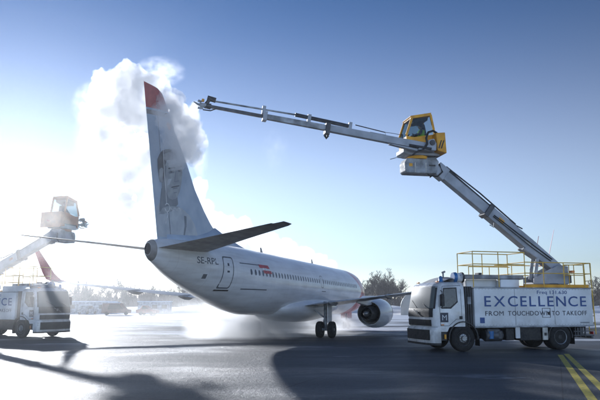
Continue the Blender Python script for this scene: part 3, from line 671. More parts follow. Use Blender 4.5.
    def skin_front(z0, z1, i0, i1, mat, name, off=.012, nz=6, sides=None, sm=True):
        rows = []
        for k in range(nz + 1):
            z = z0 + (z1 - z0) * k / nz; xf, rad, ins = lev(z); rg = ring(xf, .1, rad, ins, z)[i0:i1]
            rows.append([Vector(p) + Vector((-(off) if True else 0, (off * .7 if p[1] > 1.25 else -off * .7) if not .4 < p[1] < 2.1 else 0, 0)) for p in rg])
        return MB().loft(rows, caps=False, closed=False).build(name, mat, cab, smooth='full' if sm else False)
    ws = skin_front(1.74, 2.6, 4, 17, screen_mat, 'windscreen')
    # behind the glass the cab shell is dark
    skin_front(1.72, 2.62, 3, 18, 'interior', 'screen_surround', off=.006)
    for (p0, p1) in (((-1.41, .5, 1.76), (-1.33, 1.05, 2.05)), ((-1.43, 1.35, 1.76), (-1.34, 1.95, 2.05))): MB().tube([p0, p1], .012, 6).build('wiper', 'black', ws)
    skin_front(1.38, 1.73, 4, 17, 'black', 'front_panel', off=.014)
    mk = MB().beam((-1.47, .95, 1.44), (-1.47, 1.5, 1.68), .01, .035); mk.lathe([(-1.475, .05), (-1.475, .075), (-1.468, .075), (-1.468, .05)], 'x', (0, 1.22, 1.56), 20, closed=False).build('emblem', 'chrome', cab)
    gr = skin_front(1.03, 1.28, 5, 16, 'black', 'grille', off=.012)
    sl_ = MB()
    for z in (1.08, 1.14, 1.2): sl_.box(-1.475, -1.45, .45, 2.05, z, z + .02)
    sl_.build('slats', 'dgrey', gr)
    # bumper
    bl = [(.28, -1.34, .3, .06), (.36, -1.44, .3, .01), (.86, -1.45, .3, .01), (.99, -1.40, .3, .02)]
    bp = MB().loft([ring(xf, -1.0, rad, ins, z) for z, xf, rad, ins in bl]).build('bumper', 'white', T, smooth=True)
    rows = []
    for z in (.47, .6, .75, .88): rows.append([Vector(p) + Vector((-.012, 0, 0)) for p in ring(-1.45, -1.0, .3, .01, z)[5:16]])
    MB().loft(rows, caps=False, closed=False).build('lower_grille', 'black', bp, smooth='full')
    rows = []
    for z in (.275, .3, .36): rows.append([Vector(p) + Vector((-.012, 0, 0)) for p in ring(-1.44, -1.0, .3, .0, z)])
    MB().loft(rows, caps=False, closed=False).build('bumper_lip', 'black', bp, smooth='full')
    for i0, i1 in ((3, 6), (15, 18)):
        rows = [[Vector(p) + Vector((-.016, (-.012 if p[1] < 1.2 else .012), 0)) for p in ring(-1.45, -1.0, .3, .01, z)[i0:i1]] for z in (.68, .78, .88)]
        hl = MB().loft(rows, caps=False, closed=False).build('headlight', 'lens', bp, smooth='full')
    for yy in (.55, 1.95): MB().lathe([(-1.475, .001), (-1.475, .05), (-1.46, .06)], 'x', (0, yy, .42), 16, closed=False).build('fog_lamp', 'lens', bp)
    MB().box(-1.485, -1.466, .98, 1.52, .52, .63).build('number_plate', 'plate', bp)
    # roof visor and lamps
    for yy in (.35, 2.15): MB().box(-.98, -.9, yy - .09, yy + .09, 2.79, 2.84).build('marker_lamp', 'orange', cab, bevel=.01)
    MB().loft([[(-.92 + .7 * t, y, 2.72 + .32 * math.sin(math.pi * min(1, t) * .5) * (1 - .35 * abs(y - 1.25) ** 3)) for y in [.3 + 1.9 * j / 8 for j in range(9)]] for t in [i / 6 for i in range(7)]] + [[(-.2, y, 2.74) for y in [.3 + 1.9 * j / 8 for j in range(9)]]], caps=False, closed=False).build('roof_deflector', 'lgrey', cab, smooth=True)
    # doors and side windows
    for y, sg in ((.0, -1), (2.5, 1)):
        def sp(x, z, off=.012):
            _, _, ins = lev(z); return (x, (ins - off) if sg < 0 else (W - ins + off), z)
        # door seams
        dm = MB(); prof = [(-1.0, 1.04), (-1.02, 1.7), (-.86, 2.62), (-.05, 2.66), (-.05, 1.3), (-.3, 1.3), (-.62, 1.04)]
        for (a, b) in zip(prof, prof[1:] + prof[:1]):
            d = Vector((b[0] - a[0], b[1] - a[1])).normalized(); nn = Vector((-d.y, d.x)) * .009; k = 6
            for i in range(k):
                q0 = (a[0] + (b[0] - a[0]) * i / k, a[1] + (b[1] - a[1]) * i / k); q1 = (a[0] + (b[0] - a[0]) * (i + 1) / k, a[1] + (b[1] - a[1]) * (i + 1) / k)
                dm.add([sp(q0[0] + nn.x, q0[1] + nn.y, .005), sp(q1[0] + nn.x, q1[1] + nn.y, .005), sp(q1[0] - nn.x, q1[1] - nn.y, .005), sp(q0[0] - nn.x, q0[1] - nn.y, .005)], [(0, 1, 2, 3)])
        door = dm.build('door', 'seam', cab)
        def panel(x0, x1, z0, z1, mat, nm, par=door, off=.01, cut=0, n=5):
            vs = []
            for k in range(n + 1):
                z = z0 + (z1 - z0) * k / n; vs += [sp(x0, z, off), sp(x1 - cut * (1 - k / n), z, off)]
            return MB().add(vs, [(2 * k, 2 * k + 1, 2 * k + 3, 2 * k + 2) for k in range(n)]).build(nm, mat, par)
        wf = MB(); pts = [(-.95, 1.72), (-.82, 2.56), (-.22, 2.58), (-.2, 1.98), (-.52, 1.72)]
        wf.add([sp(a, b, .008) for a, b in pts], [(0, 1, 2, 3, 4)]).build('window_frame', 'black', door)
        pts = [(-.9, 1.78), (-.79, 2.5), (-.27, 2.53), (-.25, 2.02), (-.55, 1.78)]
        MB().add([sp(a, b, .014) for a, b in pts], [(0, 1, 2, 3, 4)]).build('window', 'carglass', door)
        panel(-.16, -.02, 1.3, 1.42, 'black', 'handle')
        em = panel(-1.0, -.66, 1.18, 1.56, 'slate', 'emblem', off=.012)
        if sg < 0:
            lettering('M', -.93, -.73, 1.26, 1.47, .0, 'ink_white', em, -1, mapf=lambda x, y_, z: sp(x, z, .017))
        else:
            lettering('M', -.93, -.73, 1.26, 1.47, .0, 'ink_white', em, 1, mapf=lambda x, y_, z: sp(x, z, .017))
        MB().box(-.98, -.86, (-.01 if sg < 0 else 2.48), (.02 if sg < 0 else 2.51), 1.06, 1.1).build('side_marker', 'orange', door)
        MB().box(-.86, -.78, (-.005 if sg < 0 else 2.475), (.025 if sg < 0 else 2.505), .52, .7).build('reflector', 'yellow', T)
        # mirror
        y_m = -.14 if sg < 0 else 2.64
        mr = MB().box(-1.04, -.92, y_m - .1, y_m + .1, 1.82, 2.3).build('mirror', 'black', cab, bevel=.03)
        MB().tube([(-.98, y_m, 2.3), (-.98, y_m, 2.4), (-.95, (.04 if sg < 0 else 2.46), 2.45)], .018, 6).build('mirror_arm', 'black', mr); MB().tube([(-.98, y_m, 1.82), (-.95, (.02 if sg < 0 else 2.48), 1.76)], .018, 6).build('mirror_arm', 'black', mr)
    # cab roof gear
    MB().lathe([(2.8, .1), (2.84, .1), (2.86, .085), (3.0, .08), (3.05, .03)], 'z', (-.72, .45, 0), 16).build('beacon', 'blue', cab, smooth=True)
    MB().tube([(-.45, .75, 2.8), (-.45, .75, 3.2)], .035, 8).tube([(-.5, .75, 3.2), (-.36, .75, 3.25)], .04, 8).build('exhaust_stub', 'lgrey', cab)
    MB().lathe([(-.25, .001), (-.25, .2), (-.12, .22), (-.12, .001)], 'x', (.1, .5, 3.0), 24).build('hose_reel', 'blue', T, smooth=True)
    MB().lathe([(-.12, .05), (-.12, .19), (.13, .19), (.13, .05)], 'x', (.1, .5, 3.0), 24).build('reel_drum', 'box', T, smooth=True)
    MB().lathe([(.13, .03), (.13, .22), (.2, .22), (.2, .03)], 'x', (.1, .5, 3.0), 24).build('reel_flange', 'black', T, smooth=True)
    # dark equipment wall between cab and box
    MB().box(.14, .5, .12, 2.38, .95, 2.62).build('equipment_wall', 'chassis', T, bevel=.02)
    mm = MB()
    for xx in (.2, .3, .4): mm.tube([(xx, .1, 1.0), (xx, .1, 2.6)], .03, 8)
    mm.build('pipes', 'dgrey', T, smooth=True)
    MB().box(.26, .42, .06, .1, 1.9, 2.2).build('control_box', 'lgrey', T, bevel=.01)
    # --- box body
    bx = MB().box(.54, 6.2, .02, 2.48, 1.0, 2.55).build('tank_body', 'box', T, bevel=.025)
    tr_ = MB().box(.52, 6.22, .0, 2.5, 2.55, 2.59).build('top_trim', 'lgrey', bx); MB().box(.52, 6.22, .0, .03, .95, 1.005).build('bottom_trim', 'lgrey', bx)
    sm = MB()
    for x in (2.42, 4.3): sm.box(x, x + .012, .014, .02, 1.05, 2.5)
    for sgy, yy in ((-1, .012), (1, 2.488)):
        def L(t, u0, u1, z0, z1, m, sp=None):
            if sgy < 0: lettering(t, u0, u1, z0, z1, yy, m, bx, -1, spacing=sp)
            else: lettering(t, 6.74 - u1, 6.74 - u0, z0, z1, yy, m, bx, 1, spacing=sp)
        L('EXCELLENCE', 1.0, 5.9, 1.80, 2.235, 'navy', .17)
        for wd_, u0, u1 in (('FROM', 1.02, 1.87), ('TOUCHDOWN', 2.07, 4.08), ('TO', 4.17, 4.54), ('TAKEOFF', 4.69, 5.9)): L(wd_, u0, u1, 1.43, 1.62, 'slate', .13)
        L('Freq 131.630', 3.5, 4.96, 2.28, 2.47, 'navy')
    hatch = MB()
    for (x0, x1, z0, z1) in ((3.70, 4.10, 1.72, 1.74), (3.70, 4.10, 1.34, 1.36), (3.70, 3.72, 1.36, 1.72), (4.08, 4.10, 1.36, 1.72)): hatch.box(x0, x1, .008, .02, z0, z1)
    hatch.build('hatch', 'seam', bx); MB().box(3.97, 4.05, -.004, .02, 1.46, 1.58).build('hatch_latch', 'black', bx)
    MB().box(.77, .98, .008, .02, 1.13, 1.36).build('blue_sign', 'navy', bx); MB().box(5.55, 6.0, .008, .02, 1.1, 1.15).build('small_plate', 'lgrey', bx)
    rv = MB()
    for kx in range(38):
        for z in (1.04, 2.5): x = .62 + kx * .149; rv.box(x, x + .022, .012, .022, z, z + .022)
    rv.build('rivets', 'lgrey', bx); sm.build('panel_seam', 'seam', bx)
    # --- deck equipment
    MB().box(2.95, 6.12, .06, .16, 2.6, 2.73).box(2.95, 6.12, 2.34, 2.44, 2.6, 2.73).box(6.02, 6.12, .16, 2.34, 2.6, 2.73).build('deck_edge', 'yellow', T, bevel=.01)
    MB().box(.6, 2.7, .75, 1.75, 2.6, 2.95).build('deck_tank', 'box', T, bevel=.05)
    MB().box(.1, 3.1, .3, .75, 2.95, 3.12).build('boom_cradle', 'lgrey', T, bevel=.03)
    MB().box(2.0, 2.9, .35, .7, 2.6, 2.94).build('deck_locker', 'box', T, bevel=.03)
    MB().box(.95, 1.1, .3, .6, 3.12, 3.2).build('work_lamp', 'black', T)
    # --- railings
    def rail_set(x0, x1, y0, y1, zt, zm, posts, nm='railing', r=.022):
        m_ = MB()
        for z in (zt, zm):
            m_.tube([(x0, y0, z), (x1, y0, z)], r, 6).tube([(x0, y1, z), (x1, y1, z)], r, 6).tube([(x0, y0, z), (x0, y1, z)], r, 6)
        m_.tube([(x1, y0, zt), (x1, y1, zt)], r, 6)
        for x in posts:
            for y in (y0, y1): m_.tube([(x, y, 2.6), (x, y, zt)], r, 6)
        return m_.build(nm, 'rail', T)
    rail_set(.56, 3.0, .06, 1.35, 4.07, 3.55, (.56, 1.75, 3.0))
    rail_set(3.02, 6.26, .06, 2.44, 3.66, 3.2, (3.9, 4.9, 5.9, 6.26))
    MB().tube([(1.0, 1.2, 3.5), (3.0, 1.2, 3.5)], .02, 6).tube([(1.0, 1.2, 2.9), (1.0, 1.2, 3.5)], .02, 6).tube([(2.0, 1.2, 2.9), (2.0, 1.2, 3.5)], .02, 6).build('railing', 'rail', T)
    m_ = MB()
    for x in (5.25, 5.5, 5.75): m_.tube([(x, .5, 2.6), (x, .5, 3.6)], .02, 6).tube([(x, 1.9, 2.6), (x, 1.9, 3.6)], .02, 6)
    m_.tube([(5.25, .5, 3.6), (6.2, .5, 3.6)], .02, 6).tube([(5.25, .5, 3.15), (6.2, .5, 3.15)], .02, 6).build('basket_rail', 'rail', T)
    lad = MB()
    for y in (.1, .5): lad.tube([(6.27, y, 3.66), (6.36, y, .62)], .024, 6)
    for k in range(9):
        z = .8 + k * .3; x = 6.36 - (z - .62) * .09 / 3.04; lad.tube([(x, .1, z), (x, .5, z)], .016, 6)
    lad.build('ladder', 'rail', T)
    MB().box(5.5, 5.65, .3, .5, 3.25, 3.35).build('warning_lamp', 'orange', T, bevel=.02)
    MB().tube([(4.9, 2.2, 2.6), (4.93, 2.1, 4.0), (5.05, 1.9, 5.0)], .012, 6).build('whip_antenna', 'red', T)
    # --- turntable and boom (boom frame: d along, o sideways (+ = boom's right-hand side seen from camera), z up)
    tx, ty = 4.94, 1.25
    def B(d, z, o=0, org=(tx, ty), a=az):
        return Vector((org[0] + d * math.cos(a) - o * math.sin(a), org[1] + d * math.sin(a) + o * math.cos(a), z))
    MB().lathe([(2.6, .62), (2.6, .66), (2.72, .66), (2.74, .5), (2.8, .5)], 'z', (tx, ty, 0), 32).build('slew_ring', 'dgrey', T, smooth=True)
    tt = MB()
    for o in (-.42, .42): tt.prism([(-.75, 2.78), (.95, 2.78), (.95, 3.0), (.55, 3.22), (-.3, 3.62), (-.75, 3.55)], o - .035, o + .035)
    tt.box(-.75, .95, -.4, .4, 2.76, 2.84).box(-.72, -.1, -.38, .38, 2.84, 3.1)
    ttm = tt.xf(lambda v: B(v.x, v.z, v.y)).build('turntable', 'grey', T, bevel=.015)
    MB().box(-1.0, -.76, -.3, .3, 2.82, 3.2).xf(lambda v: B(v.x, v.z, v.y)).build('counterweight', 'dgrey', T, bevel=.03)
    ft = Vector((-.5, 0, 3.42)); tip = Vector((low_tip[0], 0, low_tip[1])); dv = (tip - ft); LL = dv.length; du = dv.normalized(); nu = Vector((-du.z, 0, du.x))
    def Lb(s, n, o=0): q = ft + du * s + nu * n; return B(q.x, q.z, o)
    def seg(s0, s1, n0, n1, ww, m0=None, m1=None):
        m0 = n0 if m0 is None else m0; m1 = n1 if m1 is None else m1
        return MB().add([Lb(s0, n0, -ww), Lb(s0, n1, -ww), Lb(s0, n0, ww), Lb(s0, n1, ww), Lb(s1, m0, -ww), Lb(s1, m1, -ww), Lb(s1, m0, ww), Lb(s1, m1, ww)],
                        [(0, 1, 3, 2), (4, 6, 7, 5), (0, 4, 5, 1), (2, 3, 7, 6), (0, 2, 6, 4), (1, 5, 7, 3)])
    lb = seg(0, 1.9, -.2, .2, .26, -.36, .26).build('lower_boom', 'grey', T, bevel=.02)
    seg(1.85, LL * .60, -.27, .26, .25).build('boom_section', 'grey', lb, bevel=.02)
    seg(LL * .59, LL - .25, -.22, .2, .2).build('boom_section', 'grey', lb, bevel=.02)
    seg(LL * .575, LL * .605, -.31, .30, .3).build('boom_collar', 'dgrey', lb, bevel=.01)
    sg2 = MB()
    for o in (-.31, .31): sg2.tube([Lb(LL * .42, .2, o * .5), Lb(LL * .98, .26, o * .5)], .05, 8)
    sg2.tube([Lb(LL * .40, .31, .2), Lb(LL * .7, .36, .2), Lb(LL * .97, .3, .2)], .035, 8).tube([Lb(LL * .5, .36, -.12), Lb(LL * .38, .42, -.12), Lb(LL * .33, .50, -.12)], .03, 8)
    sg2.build('hydraulic_pipe', 'dgrey', lb, smooth=True)
    seg(LL * .42, LL * .97, .2, .25, .12).build('hose_tray', 'dgrey', lb, bevel=.01)
    for s0 in (.25, .47): seg(LL * s0, LL * s0 + .3, -.07, .07, .263 if s0 < .3 else .2535).build('label', 'plate' if s0 < .3 else 'yellow', lb)
    MB().tube([Lb(.6, .1, .3), Lb(1.6, .05, .3), Lb(LL * .55, -.05, .29)], .022, 6).tube([Lb(.6, .0, .3), Lb(1.7, -.08, .3), Lb(LL * .55, -.12, .29)], .018, 6).build('cable', 'black', lb, smooth='full')
    hk = MB().tube([Lb(LL * .52, -.27, .2), Lb(LL * .505, -.47, .2), Lb(LL * .535, -.5, .2)], .02, 6).build('bracket', 'dgrey', lb)
    cyl = MB()
    for o in (-.2, .2): cyl.tube([B(.75, 2.95, o), Lb(1.15, -.26, o)], .075, 10).tube([Lb(1.15, -.26, o), Lb(1.95, -.35, o)], .05, 10)
    cyl.build('lift_cylinder', 'lgrey', T, smooth=True)
    # knuckle head
    kn = seg(LL - .45, LL + .12, -.3, .3, .24).build('boom_head', 'grey', lb, bevel=.04)
    a2 = az + cab_turn; hx = B(tip.x, 0); zt = tip.z
    def H0(d, z, o=0): return Vector((hx.x + d * math.cos(a2) - o * math.sin(a2), hx.y + d * math.sin(a2) + o * math.cos(a2), zt + z))
    def H(d, z, o=0): return H0(.92 + (d - .85) * .8, 1.10 + (z - 1.12) * .88, o * .86)
    HX = lambda v: H(v.x, v.z, v.y)
    hb = MB().prism([(-.1, -.42), (1.62, -.42), (1.72, -.32), (1.72, .1), (1.6, .3), (-.05, .42), (-.25, .2)], -.4, .4).xf(HX).build('support_box', 'lgrey', T, bevel=.03)
    for d0 in (.5, 1.12): MB().box(d0, d0 + .05, .4, .408, -.38, .1).xf(HX).build('light_strip', 'plate', hb)
    MB().box(1.3, 1.5, .4, .41, -.1, .05).xf(HX).build('warning_plate', 'yellow', hb); MB().box(-.02, .35, .4, .42, -.05, .02).xf(HX).build('handle', 'black', hb)
    MB().lathe([(.30, .5), (.30, .56), (.44, .56), (.44, .5)], 'z', (.85, 0, 0), 28).xf(HX).build('slew_ring', 'yellow', hb, smooth=True)
    MB().prism([(-.25, .46), (1.5, .46), (1.85, .56), (1.85, .78), (1.5, .74), (-.2, .8)], -.55, .55).xf(HX).build('cabin_platform', 'grey', hb, bevel=.03)
    hose = MB().tube([H(-.3, .1, .3), H(-.45, -.3, .35), H(-.15, -.55, .35), H(.3, -.5, .3), H(.45, -.35, .3)], .035, 8).tube([H(-.2, .15, -.3), H(-.35, -.25, -.35), H(0, -.48, -.3)], .03, 8).build('hoses', 'black', hb, smooth='full')
    # operator cabin: yellow frame profile in (d, z)
    prof = [(1.62, .55), (1.66, 1.42), (1.3, 2.36), (.22, 2.56), (.0, 1.5), (.0, .55)]
    cabin = empty('operator_cabin'); cabin.parent = T
    fm = MB()
    for o in (-.62, .5):
        P = [(q[0], q[1], o) for q in prof]
        for i, j in ((1, 2), (2, 3), (3, 4)):
            a_, b_ = P[i], P[j]; fm.beam((a_[0], a_[2], a_[1]), (b_[0], b_[2], b_[1]), .09, .12)
    for i in (2, 3): fm.beam((prof[i][0], -.62, prof[i][1]), (prof[i][0], .5, prof[i][1]), .1, .1)
    fm.xf(HX).build('cabin_frame', 'yellow', cabin, bevel=.012)
    MB().prism([(1.36, 2.36), (.2, 2.58), (.18, 2.66), (1.4, 2.43)], -.66, .54).xf(HX).build('cabin_roof', 'yellow', cabin, bevel=.015)
    MB().prism([(1.6, .6), (1.66, 1.38), (1.6, 1.42), (1.52, .6)], -.62, .5).prism([(.0, .6), (.0, 1.5), (.08, 1.5), (.08, .6)], -.62, .5).xf(HX).build('cabin_panel', 'yellow', cabin, bevel=.01)
    for o in (-.65, .47): MB().prism([(.02, .78), (1.62, .78), (1.66, 1.40), (1.2, 1.36), (.0, 1.56)], o, o + .05).xf(HX).build('cabin_panel', 'yellow', cabin, bevel=.01)
    for o in (-.6, .49): MB().prism([(1.6, 1.42), (1.27, 2.3), (.28, 2.48), (.08, 1.55)], o, o + .012).xf(HX).build('cabin_window', 'cabglass', cabin)
    MB().prism([(1.63, 1.42), (1.31, 2.33), (1.325, 2.335), (1.645, 1.425)], -.56, .44).xf(HX).build('front_window', 'cabglass', cabin)
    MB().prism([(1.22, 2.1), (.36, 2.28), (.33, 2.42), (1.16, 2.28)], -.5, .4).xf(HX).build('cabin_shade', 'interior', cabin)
    MB().prism([(.38, 1.3), (.5, 2.0), (.4, 2.05), (.28, 1.3)], -.33, .15).prism([(.35, 1.2), (.95, 1.2), (.95, 1.3), (.35, 1.32)], -.33, .15).xf(HX).build('seat', 'interior', cabin, bevel=.03)
    MB().box(.05, 1.55, -.6, .46, .72, .8).xf(HX).build('cabin_floor', 'dgrey', cabin)
    MB().tube([H(1.45, 1.45, -.05), H(1.25, 1.62, -.05)], .03, 6).tube([H(1.2, 1.3, .3), H(1.2, 1.6, .3)], .02, 6).build('joystick', 'black', cabin)
    pb = MB().prism([(-.42, .5), (.1, .62), (.18, 1.5), (-.36, 1.55)], -.62, 1.02).xf(HX).build('power_box', 'yellow', T, bevel=.03)
    st_ = MB()
    for k in (-.14, .0): st_.prism([(k, .72), (k + .07, .72), (k - .09, 1.14), (k - .16, 1.14)], 1.021, 1.027)
    st_.xf(HX).build('stripes', 'black', pb)
    MB().box(-.3, .0, -.5, .45, .45, .62).xf(HX).build('vent_grille', 'black', pb, bevel=.01)
    MB().lathe([(-.5, .06), (-.36, .06)], 'x', (0, .35, .95), 14).xf(HX).build('tail_lamp', 'red', pb)
    MB().tube([H(1.7, 1.5, .2), H(2.4, 1.58, .2), H(2.75, 1.6, .2)], .012, 6).build('mirror_arm', 'dgrey', cabin); MB().tube([H(1.78, 1.55, .2), H(1.8, 1.25, .3)], .03, 6).build('mirror', 'black', cabin)
    MB().tube([H(1.72, .45, .3), H(2.6, .18, .5)], .018, 6).tube([H(1.7, .3, .3), H(2.15, .3, .4)], .015, 6).build('probe_rod', 'lgrey', cabin)
    MB().tube([H(.35, 2.6, 0), H(.33, 2.75, 0)], .02, 6).build('aerial', 'black', cabin)
    MB().prism([(.12, 1.5), (.3, 2.45), (.1, 2.3), (-.08, 1.5)], -.6, -.55).xf(HX).build('rear_guard', 'black', cabin)
    # upper boom beside the cabin (camera side o=+.78)
    up, ang = upper; ou = .70
    pv = Vector((.56, 0, .80)); ud = Vector((math.cos(ang), 0, math.sin(ang))); un = Vector((-ud.z, 0, ud.x))
    def Ub(s, n, o=0): q = pv + ud * s + un * n; return H0(q.x, q.z, ou + o)
    def useg(s0, s1, n0, n1, m0, m1, ww): return MB().add([Ub(s0, n0, -ww), Ub(s0, n1, -ww), Ub(s0, n0, ww), Ub(s0, n1, ww), Ub(s1, m0, -ww), Ub(s1, m1, -ww), Ub(s1, m0, ww), Ub(s1, m1, ww)],
                        [(0, 1, 3, 2), (4, 6, 7, 5), (0, 4, 5, 1), (2, 3, 7, 6), (0, 2, 6, 4), (1, 5, 7, 3)])
    k = up / 10.2
    MB().prism([(.2, .6), (1.25, .6), (1.1, .78), (.72, .86), (.62, 1.12), (.3, 1.2), (.16, .95)], .6, 1.05).xf(HX).build('pivot_bracket', 'grey', T, bevel=.03)
    MB().tube([H(.42, .98, 1.02), H(.42, .98, 1.12)], .12, 14).build('pivot_pin', 'dgrey', T, smooth=True)
    MB().tube([H(.5, .66, 1.08), H(1.7, .82, .98)], .06, 8).tube([H(.9, .62, 1.1), H(1.3, .5, 1.05), H(1.5, .35, .9)], .035, 6).build('tilt_cylinder', 'dgrey', T, smooth=True)
    ub = useg(-.1, 4.9 * k, -.17, .16, -.13, .15, .13).build('upper_boom', 'grey', T, bevel=.02)
    useg(.5, 1.9, -.30, -.18, -.2, -.17, .12).build('stiffener', 'grey', ub, bevel=.02)
    useg(4.85 * k, 7.65 * k, -.11, .125, -.10, .11, .10).build('boom_section', 'lgrey', ub, bevel=.02)
    useg(7.6 * k, 10.0 * k, -.065, .065, -.06, .06, .065).build('boom_section', 'dgrey', ub, bevel=.01)
    useg(7.5 * k, 7.68 * k, -.18, .2, -.18, .2, .17).build('boom_collar', 'grey', ub, bevel=.01)
    useg(4.72 * k, 4.92 * k, -.3, .2, -.24, .2, .18).build('boom_collar', 'dgrey', ub, bevel=.01)
    rod = MB().tube([Ub(3.75 * k, .27), Ub(6.3 * k, .33)], .085, 8).build('hose_carrier', 'dgrey', ub, smooth=True)
    MB().tube([Ub(6.3 * k, .33), Ub(10.0 * k, .25)], .038, 8).build('spray_pipe', 'lgrey', ub, smooth=True)
    cl = MB()
    for s_ in (3.75 * k, 5.6 * k, 7.6 * k): cl.add(*(lambda m_: (m_.v, m_.f))(useg(s_, s_ + .14, .1, .44, .1, .44, .09)))
    cl.build('pipe_clamp', 'grey', ub)
    MB().tube([Ub(3.6 * k, .38), Ub(2.2 * k, .30), Ub(2.15 * k, .18), Ub(2.9 * k, .18)], .022, 6).build('guide_rail', 'dgrey', ub)
    MB().tube([Ub(4.75 * k, -.3), Ub(4.8 * k, -.42), Ub(4.9 * k, -.3)], .06, 8).build('sheave', 'black', ub)
    # big hydraulic hose looping over the cabin side
    MB().tube([H(.0, 1.35, .95), H(.12, 1.52, .95), H(.32, 1.6, .98), H(.62, 1.5, 1.02), H(.76, 1.2, 1.06), H(.72, .9, 1.08), H(.95, .62, 1.05)], .05, 8).build('boom_hose', 'black', T, smooth='full')
    # nozzle head
    e = 10.0 * k
    nz = MB().tube([Ub(e - .1, 0), Ub(e + .05, 0)], .12, 10).tube([Ub(e, .28), Ub(e + .1, .1), Ub(e + .1, -.1)], .075, 8).tube([Ub(e - .25, .3), Ub(e + .1, .34)], .11, 8).build('nozzle_head', 'dgrey', ub, smooth=True)
    MB().tube([Ub(e + .1, .02), Ub(e + .35, -.02)], .09, 10).tube([Ub(e + .3, 0), Ub(e + .42, .0), Ub(e + .62, .08)], .07, 10, r1=.025).tube([Ub(e + .3, .12), Ub(e + .45, .16)], .05, 8).tube([Ub(e + .2, -.12), Ub(e + .42, -.14)], .05, 8).build('spray_nozzle', 'lgrey', nz, smooth=True)
    MB().tube([Ub(e - .3, -.08, .1), Ub(e - .1, -.2, .1), Ub(e + .2, -.2, .05)], .025, 6).build('nozzle_hose', 'black', nz)
    MB().lathe([(0, .03), (.02, .07), (.1, .07), (.12, .03)], 'x', (0, 0, 0), 12).xf(lambda v: Ub(e + .2 + v.x, .2 + v.z, v.y)).build('nozzle_motor', 'yellow', nz, smooth=True)
    # operator seated in the cabin (a thing of its own), in truck-local coordinates turned to world
    Mw = Matrix.Translation(Vector(loc)) @ Matrix.Rotation(th, 4, 'Z')
    def P(d, z, o=-.09): return tuple(Mw @ H(d, z, o))
    return T, H, P, Mw

O1 = Vector((6.6257, 27.2093, 0)); TH1 = R(15)
t1, H1, P1, M1 = make_truck(O1, TH1, R(-168.154) - TH1, (5.12, 7.78), 0.0, (9.85, R(7.5)),
    'white de-icing truck lettered EXCELLENCE with grey boom and yellow operator cabin raised at right')
def make_operator(P, label, vest='vest'):
    """seated, leaning towards the joystick; root at the pelvis"""
    J = [P(.55, 1.40), P(.52, 1.58), P(.52, 1.78), P(.54, 1.90), P(.57, 2.0),
         P(.55, 1.84, -.28), P(.75, 1.62, -.33), P(1.0, 1.6, -.25), P(.55, 1.84, .1), P(.75, 1.62, .15), P(1.0, 1.58, .08),
         P(.6, 1.38, -.2), P(1.05, 1.42, -.2), P(1.12, 1.05, -.2), P(1.3, .9, -.2), P(.6, 1.38, .02), P(1.05, 1.42, .02), P(1.12, 1.05, .02), P(1.3, .9, .02)]
    E_ = [(0, 1), (1, 2), (2, 3), (3, 4), (2, 5), (5, 6), (6, 7), (2, 8), (8, 9), (9, 10), (0, 11), (11, 12), (12, 13), (13, 14), (0, 15), (15, 16), (16, 17), (17, 18)]
    rad = [.15, .15, .17, .07, .07, .08, .055, .045, .08, .055, .045, .1, .075, .055, .045, .1, .075, .055, .045]
    p = skin_person('person', J, E_, rad, 'navycloth', label=label, category='person')
    up_ = Vector(P(0, 1)) - Vector(P(0, 0)); fw = (Vector(P(1, 0)) - Vector(P(0, 0))).normalized(); sd_ = (Vector(P(0, 0, 1)) - Vector(P(0, 0, 0))).normalized()
    def sub(mb, nm, mat, sm='full'): 
        o = mb.build(nm, mat, p, smooth=sm); return o
    hc = Vector(P(.58, 2.05))
    def loc_(v): return hc + fw * v.x + sd_ * v.y + Vector((0, 0, v.z))
    hd = MB().ball((0, 0, 0), .095, .078, .12, 16, 12).ball((.092, 0, -.01), .02, .014, .025, 8, 6).ball((0, .078, -.01), .02, .01, .03, 8, 6).ball((0, -.078, -.01), .02, .01, .03, 8, 6)
    sub(hd.xf(loc_), 'head', 'skin')
    sub(MB().ball((-.015, 0, .035), .108, .09, .105, 16, 10).box(.05, .16, -.06, .06, .045, .06).xf(loc_), 'cap', 'navycloth')
    for s in (-1, 1): sub(MB().ball((0, s * .09, 0), .035, .02, .045, 10, 8).xf(loc_), 'ear_muff', 'black')
    ts = MB(); rg = []
    for z, rx, ry in ((1.42, .17, .2), (1.55, .165, .2), (1.7, .17, .22), (1.82, .15, .24), (1.9, .1, .14)):
        c = Vector(P(.525, z)); rg.append([c + fw * rx * math.cos(t) + sd_ * ry * math.sin(t) for t in [2 * math.pi * i / 16 for i in range(16)]])
    sub(ts.loft(rg), 'vest', vest)
    for s, o in ((0, -.25), (1, .08)):
        c = Vector(P(1.04, 1.6, o)); hm = MB().ball(tuple(c), .045, .045, .028, 8, 6)
        for f in range(4):
            q = c + sd_ * (f - 1.5) * .02; hm.tube([q, q + fw * .045 - Vector((0, 0, .005)), q + fw * .06 - Vector((0, 0, .035))], .009, 6)
        hm.tube([c, c + sd_ * (.04 if s == 0 else -.04) + fw * .03], .011, 6); sub(hm, 'glove', 'black')
    return p
make_operator(P1, 'person in lime vest and dark cap seated in the yellow cabin of the lettered truck')

